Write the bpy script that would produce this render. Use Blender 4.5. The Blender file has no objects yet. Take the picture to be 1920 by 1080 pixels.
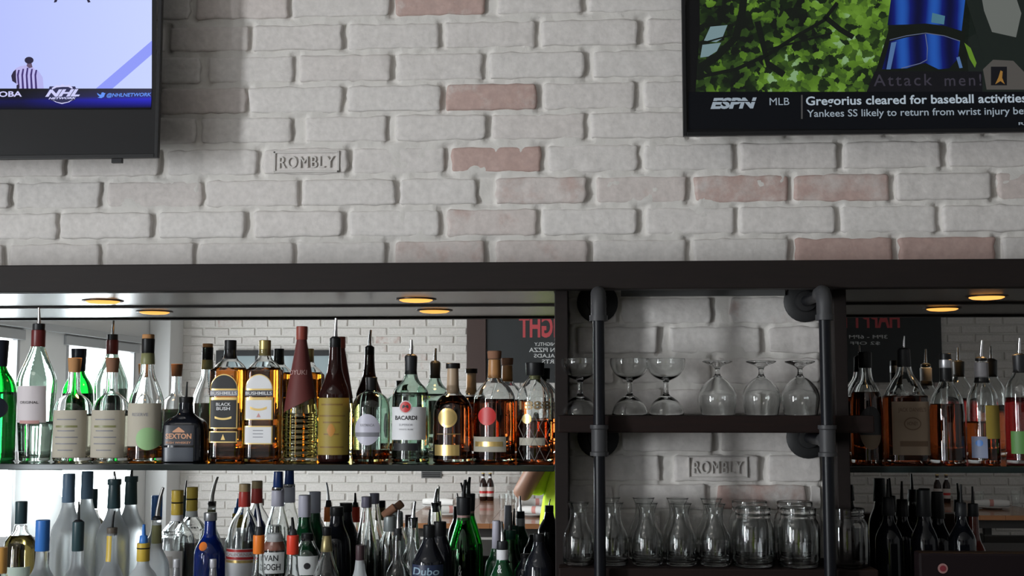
import bpy, bmesh, math, random
from mathutils import Vector, noise
random.seed(7)
R = math.radians
sc = bpy.context.scene
C = sc.collection

# ------------------------------------------------------------------ camera
F = 2370.0; EYE = 1.58; PITCH = math.atan(215/F); YAW = math.atan(140*math.cos(PITCH)/F)
cd = bpy.data.cameras.new('camera'); cam = bpy.data.objects.new('camera', cd); C.objects.link(cam)
cd.sensor_width = 36; cd.lens = F/1920*36; cd.clip_start = 0.01
cam.location = (0, 0, EYE); cam.rotation_euler = (math.pi/2+PITCH, 0, YAW)
sc.camera = cam
# ------------------------------------------------------------------ world, window daylight, exposure
w = bpy.data.worlds.new('world'); sc.world = w; w.use_nodes = True
w.node_tree.nodes['Background'].inputs[0].default_value = (0.86, 0.93, 1.0, 1)
w.node_tree.nodes['Background'].inputs[1].default_value = 2.2
sc.view_settings.view_transform = 'Standard'; sc.view_settings.look = 'None'
sc.view_settings.exposure = 0.0; sc.view_settings.gamma = 1.0
sc.view_settings.use_curve_mapping = False
ROOM_L, ROOM_R, FAR_Y, CEIL = -3.8, 5.2, -4.43, 3.3
WINDOWS = [(-0.52, 0.06, 0.5, 2.45, 245), (-1.56, -0.95, 0.62, 2.0, 20), (-3.75, -2.33, 0.62, 2.0, 38)]   # y0 y1 z0 z1 watts
for y0, y1, z0, z1, pw in WINDOWS:
    l = bpy.data.lights.new('window_daylight', 'AREA'); l.shape = 'RECTANGLE'; l.size = z1-z0; l.size_y = y1-y0
    l.energy = pw; l.color = (0.93, 0.97, 1.0)
    o = bpy.data.objects.new('window_daylight', l); C.objects.link(o)
    o.location = (ROOM_L-0.03, (y0+y1)/2, (z0+z1)/2); o.rotation_euler = (0, -math.pi/2, 0)
for lx, ly in ((-1.6, 0.9), (-1.6, -2.4)):  # added weak fill from ceiling height, no lamp fitting behind it
    l = bpy.data.lights.new('added_ceiling_fill', 'AREA'); l.shape = 'RECTANGLE'; l.size = 1.1; l.size_y = 0.5
    l.energy = 5; l.color = (1.0, 0.95, 0.9)
    o = bpy.data.objects.new('added_ceiling_fill', l); C.objects.link(o); o.location = (lx, ly, CEIL-0.03)

# ------------------------------------------------------------------ pixel -> place
fw = Vector((-math.sin(YAW)*math.cos(PITCH), math.cos(YAW)*math.cos(PITCH), math.sin(PITCH)))
rt = Vector((math.cos(YAW), math.sin(YAW), 0)); up = rt.cross(fw)
CAM = Vector((0, 0, EYE))
def at(px, py, Y):
    d = fw + rt*((px-960)/F) + up*((540-py)/F)
    return CAM + d*(Y/d.y)
YM = 3.36          # mirror face
YW = 3.0855         # mortar plane of the back wall
YB = 3.078         # mean brick face
def atm(px, py, Yreal):        # a pixel seen in the mirror, for a thing standing at Yreal
    p = at(px, py, 2*YM-Yreal); return Vector((p.x, Yreal, p.z))
def pxs(Y): return Y/F

# ------------------------------------------------------------------ materials
MAT = {}
def P(name, col, rough=.5, metal=0., trans=0., ior=1.45, emit=None, estr=0., coat=0., spec=None):
    if name in MAT: return MAT[name]
    m = bpy.data.materials.new(name); m.use_nodes = True
    b = m.node_tree.nodes['Principled BSDF']
    b.inputs['Base Color'].default_value = (*col, 1); b.inputs['Roughness'].default_value = rough
    b.inputs['Metallic'].default_value = metal; b.inputs['Transmission Weight'].default_value = trans
    b.inputs['IOR'].default_value = ior; b.inputs['Coat Weight'].default_value = coat
    if spec is not None: b.inputs['Specular IOR Level'].default_value = spec
    if emit: b.inputs['Emission Color'].default_value = (*emit, 1); b.inputs['Emission Strength'].default_value = estr
    m.diffuse_color = (*col, 1); MAT[name] = m; return m
def nodes(m): return m.node_tree.nodes, m.node_tree.links, m.node_tree.nodes['Principled BSDF']
def add_bump(m, scale, strength, dist=.002, detail=6, coord='Object', rand=True):
    n, l, b = nodes(m)
    tc = n.new('ShaderNodeTexCoord'); nz = n.new('ShaderNodeTexNoise'); nz.noise_dimensions = '4D'
    nz.inputs['Scale'].default_value = scale; nz.inputs['Detail'].default_value = detail
    l.new(tc.outputs[coord], nz.inputs['Vector'])
    if rand:
        oi = n.new('ShaderNodeObjectInfo'); mu = n.new('ShaderNodeMath'); mu.operation = 'MULTIPLY'; mu.inputs[1].default_value = 40
        l.new(oi.outputs['Random'], mu.inputs[0]); l.new(mu.outputs[0], nz.inputs['W'])
    bp = n.new('ShaderNodeBump'); bp.inputs['Strength'].default_value = strength; bp.inputs['Distance'].default_value = dist
    l.new(nz.outputs['Fac'], bp.inputs['Height']); l.new(bp.outputs['Normal'], b.inputs['Normal'])
    return nz
def painted_brick():
    m = P('painted_brick', (.6, .58, .55), .75); n, l, b = nodes(m)
    nz = add_bump(m, 30, .55, .006, 9)
    oi = n.new('ShaderNodeObjectInfo'); sp = n.new('ShaderNodeSeparateColor'); l.new(oi.outputs['Color'], sp.inputs[0])
    tc = n.new('ShaderNodeTexCoord'); mu = n.new('ShaderNodeMath'); mu.operation = 'MULTIPLY'; mu.inputs[1].default_value = 71
    l.new(oi.outputs['Random'], mu.inputs[0])
    n2 = n.new('ShaderNodeTexNoise'); n2.noise_dimensions = '4D'; n2.inputs['Scale'].default_value = 16; n2.inputs['Detail'].default_value = 5
    n2.inputs['Roughness'].default_value = .62
    l.new(tc.outputs['Object'], n2.inputs['Vector']); l.new(mu.outputs[0], n2.inputs['W'])
    # worn paint: mask where noise + wear passes a threshold
    ad = n.new('ShaderNodeMath'); ad.operation = 'ADD'; l.new(n2.outputs['Fac'], ad.inputs[0]); l.new(sp.outputs[0], ad.inputs[1])
    mr = n.new('ShaderNodeMapRange'); mr.interpolation_type = 'SMOOTHSTEP'
    mr.inputs[1].default_value = .82; mr.inputs[2].default_value = 1.12
    l.new(ad.outputs[0], mr.inputs[0])
    red = n.new('ShaderNodeMixRGB'); l.new(n2.outputs['Fac'], red.inputs[0])
    red.inputs[1].default_value = (.40, .26, .225, 1); red.inputs[2].default_value = (.53, .40, .365, 1)
    white = n.new('ShaderNodeMixRGB'); l.new(sp.outputs[1], white.inputs[0])
    white.inputs[1].default_value = (.635, .605, .582, 1); white.inputs[2].default_value = (.50, .40, .37, 1)
    mx = n.new('ShaderNodeMixRGB'); l.new(mr.outputs[0], mx.inputs[0]); l.new(white.outputs[0], mx.inputs[1]); l.new(red.outputs[0], mx.inputs[2])
    # fine dirt
    n3 = n.new('ShaderNodeTexNoise'); n3.noise_dimensions = '4D'; n3.inputs['Scale'].default_value = 70; n3.inputs['Detail'].default_value = 4
    l.new(tc.outputs['Object'], n3.inputs['Vector']); l.new(mu.outputs[0], n3.inputs['W'])
    mr3 = n.new('ShaderNodeMapRange'); mr3.inputs[1].default_value = .3; mr3.inputs[2].default_value = .7; mr3.inputs[3].default_value = .88; mr3.inputs[4].default_value = 1.05
    l.new(n3.outputs['Fac'], mr3.inputs[0])
    ml = n.new('ShaderNodeMixRGB'); ml.blend_type = 'MULTIPLY'; ml.inputs[0].default_value = 1
    l.new(mx.outputs[0], ml.inputs[1]); l.new(mr3.outputs[0], ml.inputs[2]); l.new(ml.outputs[0], b.inputs['Base Color'])
    return m
def wood(name, c1, c2, rough=.4, scale=9, coat=0.):
    m = P(name, c1, rough, coat=coat, spec=.25); n, l, b = nodes(m)
    tc = n.new('ShaderNodeTexCoord'); mp = n.new('ShaderNodeMapping'); mp.inputs['Scale'].default_value = (1.2, 14, 14)
    nz = n.new('ShaderNodeTexNoise'); nz.inputs['Scale'].default_value = scale; nz.inputs['Detail'].default_value = 7
    mx = n.new('ShaderNodeMixRGB'); mx.inputs[1].default_value = (*c1, 1); mx.inputs[2].default_value = (*c2, 1)
    l.new(tc.outputs['Object'], mp.inputs[0]); l.new(mp.outputs[0], nz.inputs['Vector']); l.new(nz.outputs['Fac'], mx.inputs[0])
    l.new(mx.outputs[0], b.inputs['Base Color'])
    bp = n.new('ShaderNodeBump'); bp.inputs['Strength'].default_value = .15; bp.inputs['Distance'].default_value = .001
    l.new(nz.outputs['Fac'], bp.inputs['Height']); l.new(bp.outputs[0], b.inputs['Normal'])
    return m
M_BRICK = painted_brick()
M_MORTAR = P('painted_mortar', (.60, .575, .545), .85); add_bump(M_MORTAR, 34, .6, .007, 9, rand=False)
M_DARKWOOD = wood('espresso_wood', (.008, .006, .0057), (.015, .010, .009), .6)
M_SHELFWOOD = wood('reclaimed_dark_wood', (.004, .0024, .002), (.016, .006, .0045), .7)
M_SOFFIT = P('soffit_laminate', (.06, .057, .055), .24, spec=.35)
M_BLACKGLASS = P('smoked_glass_shelf', (.012, .018, .017), .08)
M_MIRROR = P('mirror_silver', (.87, .89, .88), .005, metal=1)
M_PIPE = P('dark_steel_pipe', (.006, .0065, .009), .36, spec=.25); add_bump(M_PIPE, 60, .12, .001)
M_CASTIRON = P('grey_cast_iron', (.045, .045, .048), .5, spec=.35); add_bump(M_CASTIRON, 90, .2, .001)
M_FLANGE = P('black_cast_iron', (.015, .015, .016), .55)
M_BLACKPL = P('black_plastic', (.010, .010, .011), .4, spec=.3)
M_BLACKRUB = P('black_rubber', (.018, .019, .022), .45)
M_STEEL = P('polished_steel', (.72, .72, .74), .18, metal=1)
M_GLASS = P('clear_glass', (.97, .985, .98), 0, trans=1, ior=1.47)
M_GREENTINT = P('pale_green_glass', (.80, .93, .86), 0, trans=1, ior=1.47)
M_GREEN = P('green_glass', (.05, .50, .13), 0.02, trans=1, ior=1.47)
M_GREENDK = P('dark_green_glass', (.015, .12, .045), 0.05, trans=.6, ior=1.47)
M_BLUE = P('cobalt_glass', (.015, .06, .42), .03, trans=.75, ior=1.47)
M_FROST = P('frosted_glass', (.86, .90, .93), .38, trans=.85, ior=1.25)
M_FROSTW = P('frosted_white_glass', (.84, .88, .90), .4, trans=.6, ior=1.25)
M_BROWN = P('dark_brown_glass', (.022, .007, .006), .06)
M_BLACKG = P('black_bottle_glass', (.008, .009, .013), .08)
M_WHITE = P('white_print', (.78, .78, .80), .55)
M_LAV = P('pale_lavender_foil', (.52, .51, .60), .4)
M_CREAM = P('cream_paper', (.48, .44, .36), .7)
M_BLACKP = P('black_print', (.015, .015, .017), .5)
M_GREYP = P('grey_print', (.22, .22, .25), .5)
M_GOLD = P('gold_foil', (.72, .52, .20), .28, metal=.7)
M_RED = P('red_print', (.55, .03, .03), .4)
M_ORANGE = P('orange_plastic', (.85, .22, .03), .35)
M_YELLOW = P('ochre_paper', (.33, .24, .04), .55)
M_YELCAP = P('ochre_cap', (.60, .42, .06), .4)
M_CORK = P('cork', (.50, .25, .10), .8); add_bump(M_CORK, 200, .3, .001)
M_CORKDK = P('brown_cork', (.27, .13, .075), .8)
M_OLIVE = P('olive_foil', (.24, .24, .11), .4)
M_REDWRAP = P('dark_red_paper', (.13, .028, .025), .6)
M_TEAL = P('dark_teal_foil', (.035, .07, .08), .35)
M_BLUEPL = P('blue_foil', (.05, .20, .60), .35)
M_NAVY = P('navy_foil', (.02, .05, .20), .3)
M_GREENDOT = P('pale_green_print', (.35, .58, .28), .6)
M_MAROON = P('maroon_capsule', (.16, .025, .025), .35)
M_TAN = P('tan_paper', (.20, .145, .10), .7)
M_COPPER = P('copper_print', (.62, .30, .16), .4)
L_AMBER = P('amber_whiskey', (.66, .185, .014), 0, trans=1, ior=1.36)
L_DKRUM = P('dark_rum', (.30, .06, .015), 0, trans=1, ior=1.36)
L_REDRUM = P('red_rum', (.50, .10, .02), 0, trans=1, ior=1.36)
L_GOLD = P('golden_spirit', (.86, .68, .22), 0, trans=1, ior=1.36)
L_CLEAR = P('clear_spirit', (.97, .98, .98), 0, trans=1, ior=1.36)
L_STRAW = P('straw_spirit', (.93, .88, .70), 0, trans=1, ior=1.36)
L_RED = P('red_liqueur', (.5, .03, .03), 0, trans=1, ior=1.36)
def emission(name, col, s=1.):
    if name in MAT: return MAT[name]
    return P(name, (0.004, 0.004, 0.004), .5, emit=col, estr=s, spec=.08)

# ------------------------------------------------------------------ mesh helpers
def mesh(name, verts, faces, smooth=False):
    me = bpy.data.meshes.new(name); me.from_pydata([tuple(v) for v in verts], [], faces); me.update()
    if smooth: me.shade_smooth()
    return me
def link(name, me, mat, parent=None, loc=None):
    o = bpy.data.objects.new(name, me); C.objects.link(o)
    if mat is not None and not (me and me.materials): me.materials.append(mat)
    if parent: o.parent = parent
    if loc is not None: o.location = loc
    return o
def tag(o, label=None, cat=None, group=None, kind=None):
    if label: o['label'] = label
    if cat: o['category'] = cat
    if group: o['group'] = group
    if kind: o['kind'] = kind
    return o
def empty(name, loc, label, cat, group=None):
    o = bpy.data.objects.new(name, None); o.empty_display_size = .05; C.objects.link(o); o.location = loc
    return tag(o, label, cat, group)
def box_vf(x0, x1, y0, y1, z0, z1, bev=0.):
    bm = bmesh.new(); bmesh.ops.create_cube(bm, size=1)
    for v in bm.verts: v.co = Vector(((x0+x1)/2+v.co.x*(x1-x0), (y0+y1)/2+v.co.y*(y1-y0), (z0+z1)/2+v.co.z*(z1-z0)))
    if bev: bmesh.ops.bevel(bm, geom=list(bm.edges), offset=bev, segments=2, affect='EDGES', profile=.6)
    return bm
def box(name, x0, x1, y0, y1, z0, z1, mat, parent=None, bev=0.003, origin=(0, 0, 0)):
    bm = box_vf(min(x0, x1), max(x0, x1), min(y0, y1), max(y0, y1), min(z0, z1), max(z0, z1), bev)
    me = bpy.data.meshes.new(name)
    ox = Vector(origin)
    for v in bm.verts: v.co -= ox
    bm.to_mesh(me); bm.free()
    return link(name, me, mat, parent)
def lathe_vf(prof, seg=28, xf=None):
    """prof: list (r, z). closed at zero radii."""
    V, Fc = [], []
    n = len(prof)
    for r, z in prof:
        for k in range(seg):
            a = 2*math.pi*k/seg; p = (r*math.cos(a), r*math.sin(a), z)
            V.append(xf(p, r, z, a) if xf else p)
    for i in range(n-1):
        for k in range(seg):
            k2 = (k+1) % seg
            Fc.append((i*seg+k, i*seg+k2, (i+1)*seg+k2, (i+1)*seg+k))
    return V, Fc
def lathe(name, prof, mat, parent=None, loc=None, seg=28, cap=True, smooth=True):
    V, Fc = lathe_vf(prof, seg)
    if cap:
        Fc.append(tuple(range(seg))[::-1]); Fc.append(tuple(range((len(prof)-1)*seg, len(prof)*seg)))
    me = mesh(name, V, Fc, False)
    bm = bmesh.new(); bm.from_mesh(me); bmesh.ops.recalc_face_normals(bm, faces=bm.faces); bm.to_mesh(me); bm.free()
    if smooth:
        me.shade_smooth()
        try: me.set_sharp_from_angle(angle=R(42))
        except Exception: pass
    return link(name, me, mat, parent, loc)
def tube_vf(pts, rad, seg=12):
    V, Fc = [], []; n = len(pts)
    if not isinstance(rad, (list, tuple)): rad = [rad]*n
    pts = [Vector(p) for p in pts]; prev = None
    for i, p in enumerate(pts):
        t = (pts[min(i+1, n-1)]-pts[max(i-1, 0)]).normalized()
        if prev is None:
            a = Vector((0, 0, 1)) if abs(t.z) < .9 else Vector((1, 0, 0)); u = t.cross(a).normalized()
        else: u = (prev-t*prev.dot(t)).normalized()
        prev = u; v = t.cross(u)
        for k in range(seg):
            an = 2*math.pi*k/seg; V.append(p+(u*math.cos(an)+v*math.sin(an))*rad[i])
    for i in range(n-1):
        for k in range(seg):
            k2 = (k+1) % seg; Fc.append((i*seg+k, i*seg+k2, (i+1)*seg+k2, (i+1)*seg+k))
    Fc.append(tuple(range(seg))[::-1]); Fc.append(tuple(range((n-1)*seg, n*seg)))
    return V, Fc
def tube(name, pts, rad, mat, parent=None, seg=12, smooth=True):
    V, Fc = tube_vf(pts, rad, seg); me = mesh(name, V, Fc); 
    bm = bmesh.new(); bm.from_mesh(me); bmesh.ops.recalc_face_normals(bm, faces=bm.faces); bm.to_mesh(me); bm.free()
    if smooth:
        me.shade_smooth()
        try: me.set_sharp_from_angle(angle=R(45))
        except Exception: pass
    return link(name, me, mat, parent)
_tc = {}
def text_data(body, bold=0., shear=0., space=1.):
    """glyph mesh, scaled to a unit box centred on the origin: (verts2d, faces)"""
    k = (body, bold, shear, space)
    if k in _tc: return _tc[k]
    cu = bpy.data.curves.new('lettering', 'FONT'); cu.body = body; cu.size = 1; cu.offset = bold; cu.shear = shear
    cu.space_character = space; cu.resolution_u = 3
    ob = bpy.data.objects.new('lettering', cu); C.objects.link(ob)
    bpy.context.view_layer.update()
    dg = bpy.context.evaluated_depsgraph_get(); me = bpy.data.meshes.new_from_object(ob.evaluated_get(dg))
    V = [(v.co.x, v.co.y) for v in me.vertices]; Fc = [tuple(p.vertices) for p in me.polygons]
    bpy.data.objects.remove(ob); bpy.data.curves.remove(cu); bpy.data.meshes.remove(me)
    x0 = min(v[0] for v in V); x1 = max(v[0] for v in V); y0 = min(v[1] for v in V); y1 = max(v[1] for v in V)
    V = [((v[0]-x0)/(x1-x0)-.5, (v[1]-y0)/max(y1-y0, 1e-6)-.5) for v in V]
    _tc[k] = (V, Fc); return _tc[k]
def plane_text(name, body, px0, px1, py0, py1, Y, mat, parent=None, bold=.01, shear=0., space=1.):
    V, Fc = text_data(body, bold, shear, space)
    a = at(px0, (py0+py1)/2, Y); b = at(px1, (py0+py1)/2, Y); t = at((px0+px1)/2, py0, Y); d = at((px0+px1)/2, py1, Y)
    cx, cz, W, H = (a.x+b.x)/2, (t.z+d.z)/2, b.x-a.x, t.z-d.z
    return link(name, mesh(name, [(cx+u*W, Y, cz+v*H) for u, v in Fv(V)], Fc), mat, parent)
def Fv(V): return V
def poly(name, pts, Y, mat, parent=None):
    """flat print: a polygon given in pixels, lying on the plane Y"""
    return link(name, mesh(name, [at(x, y, Y) for x, y in pts], [tuple(range(len(pts)))[::-1]]), mat, parent)

# ================================================================== the setting
YBM = 2.85                                             # face of the header beam
ZB = at(960, 543, YBM).z; ZT = at(960, 491, YBM).z      # beam bottom / top
XPL0, XPL1 = at(1040, 700, 2.92).x, at(1065, 700, 2.92).x
XPR0, XPR1 = at(1541, 700, YB).x, at(1590, 700, 2.92).x
ROWS = {'A': (-24, 25), 'B': (40, 87), 'C': (98, 147), 'D': (157, 205), 'E': (214, 261), 'F': (274, 322), 'G': (333, 382),
        'H': (392, 441), 'I': (451, 500), 'J': (508, 553), 'K': (558, 606), 'L': (613, 662), 'M': (671, 719), 'N': (730, 778),
        'O': (791, 846), 'Q': (853, 903), 'R': (909, 955), 'S': (963, 1011), 'T': (1018, 1067)}
JOINT = {'A': [(356, 368), (540, 548), (730, 742), (908, 934), (1090, 1103), (1284, 1297)],
         'B': [(308, 318), (466, 476), (641, 653), (823, 835), (1003, 1015), (1196, 1213), (1388, 1400)],
         'C': [(376, 390), (549, 561), (733, 744), (903, 918), (1095, 1112), (1290, 1303)],
         'D': [(290, 300), (461, 467), (641, 651), (826, 837), (1006, 1019), (1190, 1207), (1385, 1397)],
         'E': [(366, 378), (546, 573), (723, 741), (912, 924), (1095, 1108), (1290, 1302)],
         'F': [(-60, -48), (119, 133), (298, 312), (482, 494), (652, 660), (833, 846), (1014, 1028), (1195, 1208), (1375, 1388), (1570, 1583), (1764, 1779), (1962, 1975)],
         'G': [(17, 28), (187, 201), (378, 386), (558, 568), (741, 751), (892, 930), (1099, 1118), (1287, 1303), (1478, 1489), (1668, 1681), (1859, 1873), (2055, 2068)],
         'H': [(-80, -68), (105, 113), (283, 296), (459, 476), (642, 655), (823, 838), (1006, 1016), (1195, 1211), (1377, 1387), (1567, 1579), (1754, 1768), (1950, 1962)],
         'I': [(4, 16), (186, 198), (362, 374), (549, 558), (721, 741), (908, 930), (1102, 1113), (1285, 1299), (1478, 1492), (1673, 1688), (1865, 1881), (2060, 2072)],
         'J': [(100, 112), (283, 295), (466, 478), (646, 658), (828, 840), (1010, 1022), (1194, 1206), (1378, 1390), (1570, 1582), (1760, 1772)],
         'K': [(1064, 1066), (1157, 1166), (1334, 1370), (1540, 1542)], 'L': [(1064, 1066), (1080, 1082), (1233, 1257), (1427, 1442), (1540, 1542)],
         'M': [(1064, 1066), (1152, 1164), (1333, 1347), (1540, 1542)], 'N': [(1064, 1066), (1242, 1254), (1428, 1441), (1540, 1542)],
         'O': [(1064, 1066), (1155, 1167), (1336, 1352), (1540, 1542)], 'Q': [(1064, 1066), (1238, 1264), (1423, 1440), (1540, 1542)],
         'R': [(1064, 1066), (1149, 1158), (1325, 1346), (1512, 1520), (1540, 1542)], 'S': [(1064, 1066), (1240, 1255), (1427, 1441), (1540, 1542)],
         'T': [(1064, 1066), (1152, 1164), (1333, 1347), (1540, 1542)]}
GRID = []                                               # (z_bottom, z_top, [(joint x0, x1)...]) of every course
for row, (ya, yb) in ROWS.items():
    if row == 'J': continue
    xm = 960 if row < 'K' else 1300
    js = [(at(a, (ya+yb)/2, YB).x, at(b, (ya+yb)/2, YB).x, a, b) for a, b in JOINT[row]]
    if row < 'K':
        while js[0][0] > -2.5: d = random.uniform(-.004, .004); js.insert(0, (js[0][0]-.238-d, js[0][1]-.238, None, None))
        while js[-1][1] < 1.75: d = random.uniform(-.004, .004); js.append((js[-1][0]+.238, js[-1][1]+.238+d, None, None))
    GRID.append((row, at(xm, yb, YB).z, at(xm, ya, YB).z, js))
def mortar_wall(upper):
    if upper: xs = [-2.6, -2.2, -1.7]+[-1.62+.0062*i for i in range(486)]+[1.5, 1.75, 2.4]; zs = [ZB+.03]+[1.868+.006*i for i in range(118)]+[2.6, 2.8, 3.0, CEIL]
    else: xs = [XPL1+(XPR0-XPL1)*i/96 for i in range(97)]; zs = [0, .5, 1.0]+[1.1+.0065*i for i in range(115)]+[ZB+.03]
    V, Fc = [], []; nx, nz = len(xs)-1, len(zs)-1; spans = []
    for z in zs:
        g = [q for q in GRID if q[1]-.007 < z < q[2]+.007 and (q[0] < 'K') == upper]
        spans.append(g[0][3] if g else [])
    for z, sp in zip(zs, spans):
        for x in xs:
            d = noise.fractal(Vector((x*16, 3.1, z*22)), 1.0, 2.0, 4)*.0030+noise.noise(Vector((x*60, 9, z*60)))*.0012
            k = 0.
            for a0, a1, _, _ in sp:
                c, hw = (a0+a1)/2, (a1-a0)/2
                if abs(x-c) < hw+.008: k = max(k, min(1, (hw+.008-abs(x-c))/.008))
            V.append((x, 3.0818-d+.0085*k, z))
    for j in range(nz):
        for i in range(nx):
            a = j*(nx+1)+i; Fc.append((a, a+1, a+nx+2, a+nx+1))
    return mesh('wall_mortar', V, Fc, True)
wall_back = tag(link('wall_back', mortar_wall(True), M_MORTAR), kind='structure')
box('wall_backing', ROOM_L-.2, ROOM_R+.2, YW+.01, YW+.5, ZB+.031, CEIL, M_MORTAR, wall_back, 0)
wall_pier = tag(link('wall_pier', mortar_wall(False), M_MORTAR), kind='structure')
box('wall_backing', XPL1+.001, XPR0-.001, YW+.01, YM+.012, 0, ZB+.03, M_MORTAR, wall_pier, 0)
tag(box('wall_niche', ROOM_L-.2, ROOM_R+.2, YM+.013, YW+.5, 0, ZB+.03, M_MORTAR, None, 0), kind='structure')
tag(box('wall_side_left', ROOM_L-.2, -2.51, YW, YM+.012, 0, ZB+.03, M_MORTAR, None, 0), kind='structure')
tag(box('wall_side_right', 1.76, ROOM_R+.2, YW, YM+.012, 0, ZB+.03, M_MORTAR, None, 0), kind='structure')

WEAR = {('A', 742): .62, ('D', 837): .62, ('F', 846): .72, ('G', 930): .38, ('G', 1118): .25, ('G', 1303): .52, ('G', 1489): .48,
        ('H', 838): .34, ('I', 741): .36, ('I', 930): .33, ('I', 1492): .70, ('I', 1688): .85, ('R', 1346): .50, ('K', 1370): .33,
        ('A', 368): .20, ('G', 201): .05, ('L', 1257): .18, ('C', 390): .1}
TINT = {('G', 201): .25, ('D', 300): .35, ('A', 368): .35, ('G', 930): .35, ('G', 1118): .4, ('H', 838): .4, ('I', 741): .4, ('I', 930): .4,
        ('G', 1303): .3, ('G', 1489): .5, ('G', 1873): .6, ('B', 318): .2, ('E', 741): .05, ('E', 924): .18, ('C', 561): .12}
def brick_mesh(W, H, seed, sharp=False):
    nx, nz = 14, 6; V, Fc = [], []
    rx = [random.Random(seed+k).uniform(.004, .015) for k in range(4)]
    o = Vector((seed*3.17, seed*1.3, 0))
    def pt(u, v, lvl):
        x, z = u*W/2, v*H/2
        # round the corners unevenly
        cr = rx[(0 if u < 0 else 1)+(0 if v < 0 else 2)]*(.5 if sharp else 1)
        ax, az = W/2-abs(x), H/2-abs(z)
        if ax < cr and az < cr:
            dx, dz = cr-ax, cr-az; d = math.hypot(dx, dz)
            if d > cr: s = cr/d; x -= math.copysign(dx*(1-s), x); z -= math.copysign(dz*(1-s), z)
        e = noise.noise(Vector((x*30, z*30, 0))+o)
        edge = max(abs(u)**10, abs(v)**8)
        x += math.copysign(1, u)*edge*noise.noise(Vector((z*60, 7, 0))+o)*.006*(abs(u) > .5)
        z += math.copysign(1, v)*edge*noise.noise(Vector((x*32, 3, 0))+o)*.0045*(abs(v) > .5)
        y = e*.003 + noise.noise(Vector((x*90, z*90, 5))+o)*.0008
        return x, y, z
    us = [-1, -.975, -.92]+[-.92+1.84*k/(nx-4) for k in range(1, nx-4)]+[.92, .975, 1]
    vs = [-1, -.93, -.78, -.3, .3, .78, .93, 1]
    nu, nv = len(us), len(vs)
    for j, v in enumerate(vs):
        for i, u in enumerate(us):
            x, y, z = pt(u, v, 0)
            if i in (0, nu-1) or j in (0, nv-1): y += .004
            elif i in (1, nu-2) or j in (1, nv-2): y += .001
            V.append((x, y, z))
    for j in range(nv-1):
        for i in range(nu-1):
            a = j*nu+i; Fc.append((a, a+1, a+nu+1, a+nu))
    ring = [i for i in range(nu)]+[nu*(j+1)-1 for j in range(1, nv)]+[nu*(nv-1)+i for i in range(nu-2, -1, -1)]+[nu*j for j in range(nv-2, 0, -1)]
    b0 = len(V)
    for k in ring: V.append((V[k][0]*1.0, V[k][1]+.022, V[k][2]))
    n = len(ring)
    for k in range(n):
        k2 = (k+1) % n; Fc.append((ring[k2], ring[k], b0+k, b0+k2))
    return mesh('brick', V, Fc, True)
nb = 0
XL, XR = -2.5, 1.75
def lay_brick(row, xa, xb, za, zb, key=None):
    global nb
    nb += 1
    W, H = xb-xa, zb-za
    if W < .02: return None
    o = link('brick', brick_mesh(W, H, nb), M_BRICK, wall_pier if row in 'KLMNOQRST' else wall_back, ((xa+xb)/2, YB+random.Random(nb).uniform(-.003, .002), (za+zb)/2))
    wear = WEAR.get(key, random.Random(nb*5).choice([0, 0, .04, .1, .16, .22])); tint = TINT.get(key, random.Random(nb*9).uniform(0, .10))
    o.color = (wear, tint, 0, 1)
    return o
stamped = {}
for row, zb_, zt, js in GRID:
    for (a0, a1, pa, pb), (b0, b1, qa, qb) in zip(js[:-1], js[1:]):
        o = lay_brick(row, a1, b0, zb_, zt, (row, pb))
        if (row, pb) in (('F', 494), ('Q', 1264)): stamped[row] = o
pitch_z = at(960, 40, YB).z-at(960, 98, YB).z
for k in range(1, 11):                                # courses above the frame, up to the ceiling
    z1 = at(960, -24, YB).z+pitch_z*k; z0 = z1-.062
    if z1 > CEIL: break
    x = XL-random.uniform(0, .1)+(k % 2)*.119
    while x < XR: lay_brick('up', x, x+.222, z0, z1); x += .238
# stamped frogs: sunk frame with raised lettering
M_STAMP = P('painted_relief', (.56, .535, .51), .75)
def frog(o, l, r, t, b, word):
    Y = YB-.0045
    fr = [(l, t, r, t+2.4), (l, b-2.4, r, b), (l, t, l+3.4, b), (r-4, t, r, b)]
    for x0, y0, x1, y1 in fr:
        p, q = at(x0, y0, Y), at(x1, y1, Y)
        e = box('stamp_frame', p.x, q.x, Y-.002, Y+.006, q.z, p.z, M_STAMP, o, .001, o.location)
    tx = plane_text('stamped_lettering', word, l+10, r-10, t+9, b-8, Y-.001, M_STAMP, o, 0, 0, 1.15)
    for v in tx.data.vertices: v.co -= o.location
    md = tx.modifiers.new('thickness', 'SOLIDIFY'); md.thickness = .003; md.offset = 0
frog(stamped['F'], 513, 636, 284, 323, 'ROMBLY'); frog(stamped['Q'], 1290, 1402, 856, 896, 'ROMBLY')

# floor, ceiling, other walls
M_FLOOR = wood('floor_boards', (.30, .27, .24), (.38, .34, .30), .5, 5)
box('floor', ROOM_L-.2, ROOM_R+.2, FAR_Y-.2, YW+.2, -.1, 0, M_FLOOR, None, 0)['kind'] = 'structure'
M_CEIL = P('ceiling_paint', (.50, .49, .47), .9)
box('ceiling', ROOM_L-.2, ROOM_R+.2, FAR_Y-.2, YW+.2, CEIL, CEIL+.1, M_CEIL, None, 0)['kind'] = 'structure'
M_PLASTER = P('pale_plaster', (.60, .60, .60), .85); add_bump(M_PLASTER, 30, .1, .002, rand=False)
box('wall_right', ROOM_R, ROOM_R+.15, FAR_Y, YW, 0, CEIL, M_PLASTER, None, 0)['kind'] = 'structure'
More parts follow.
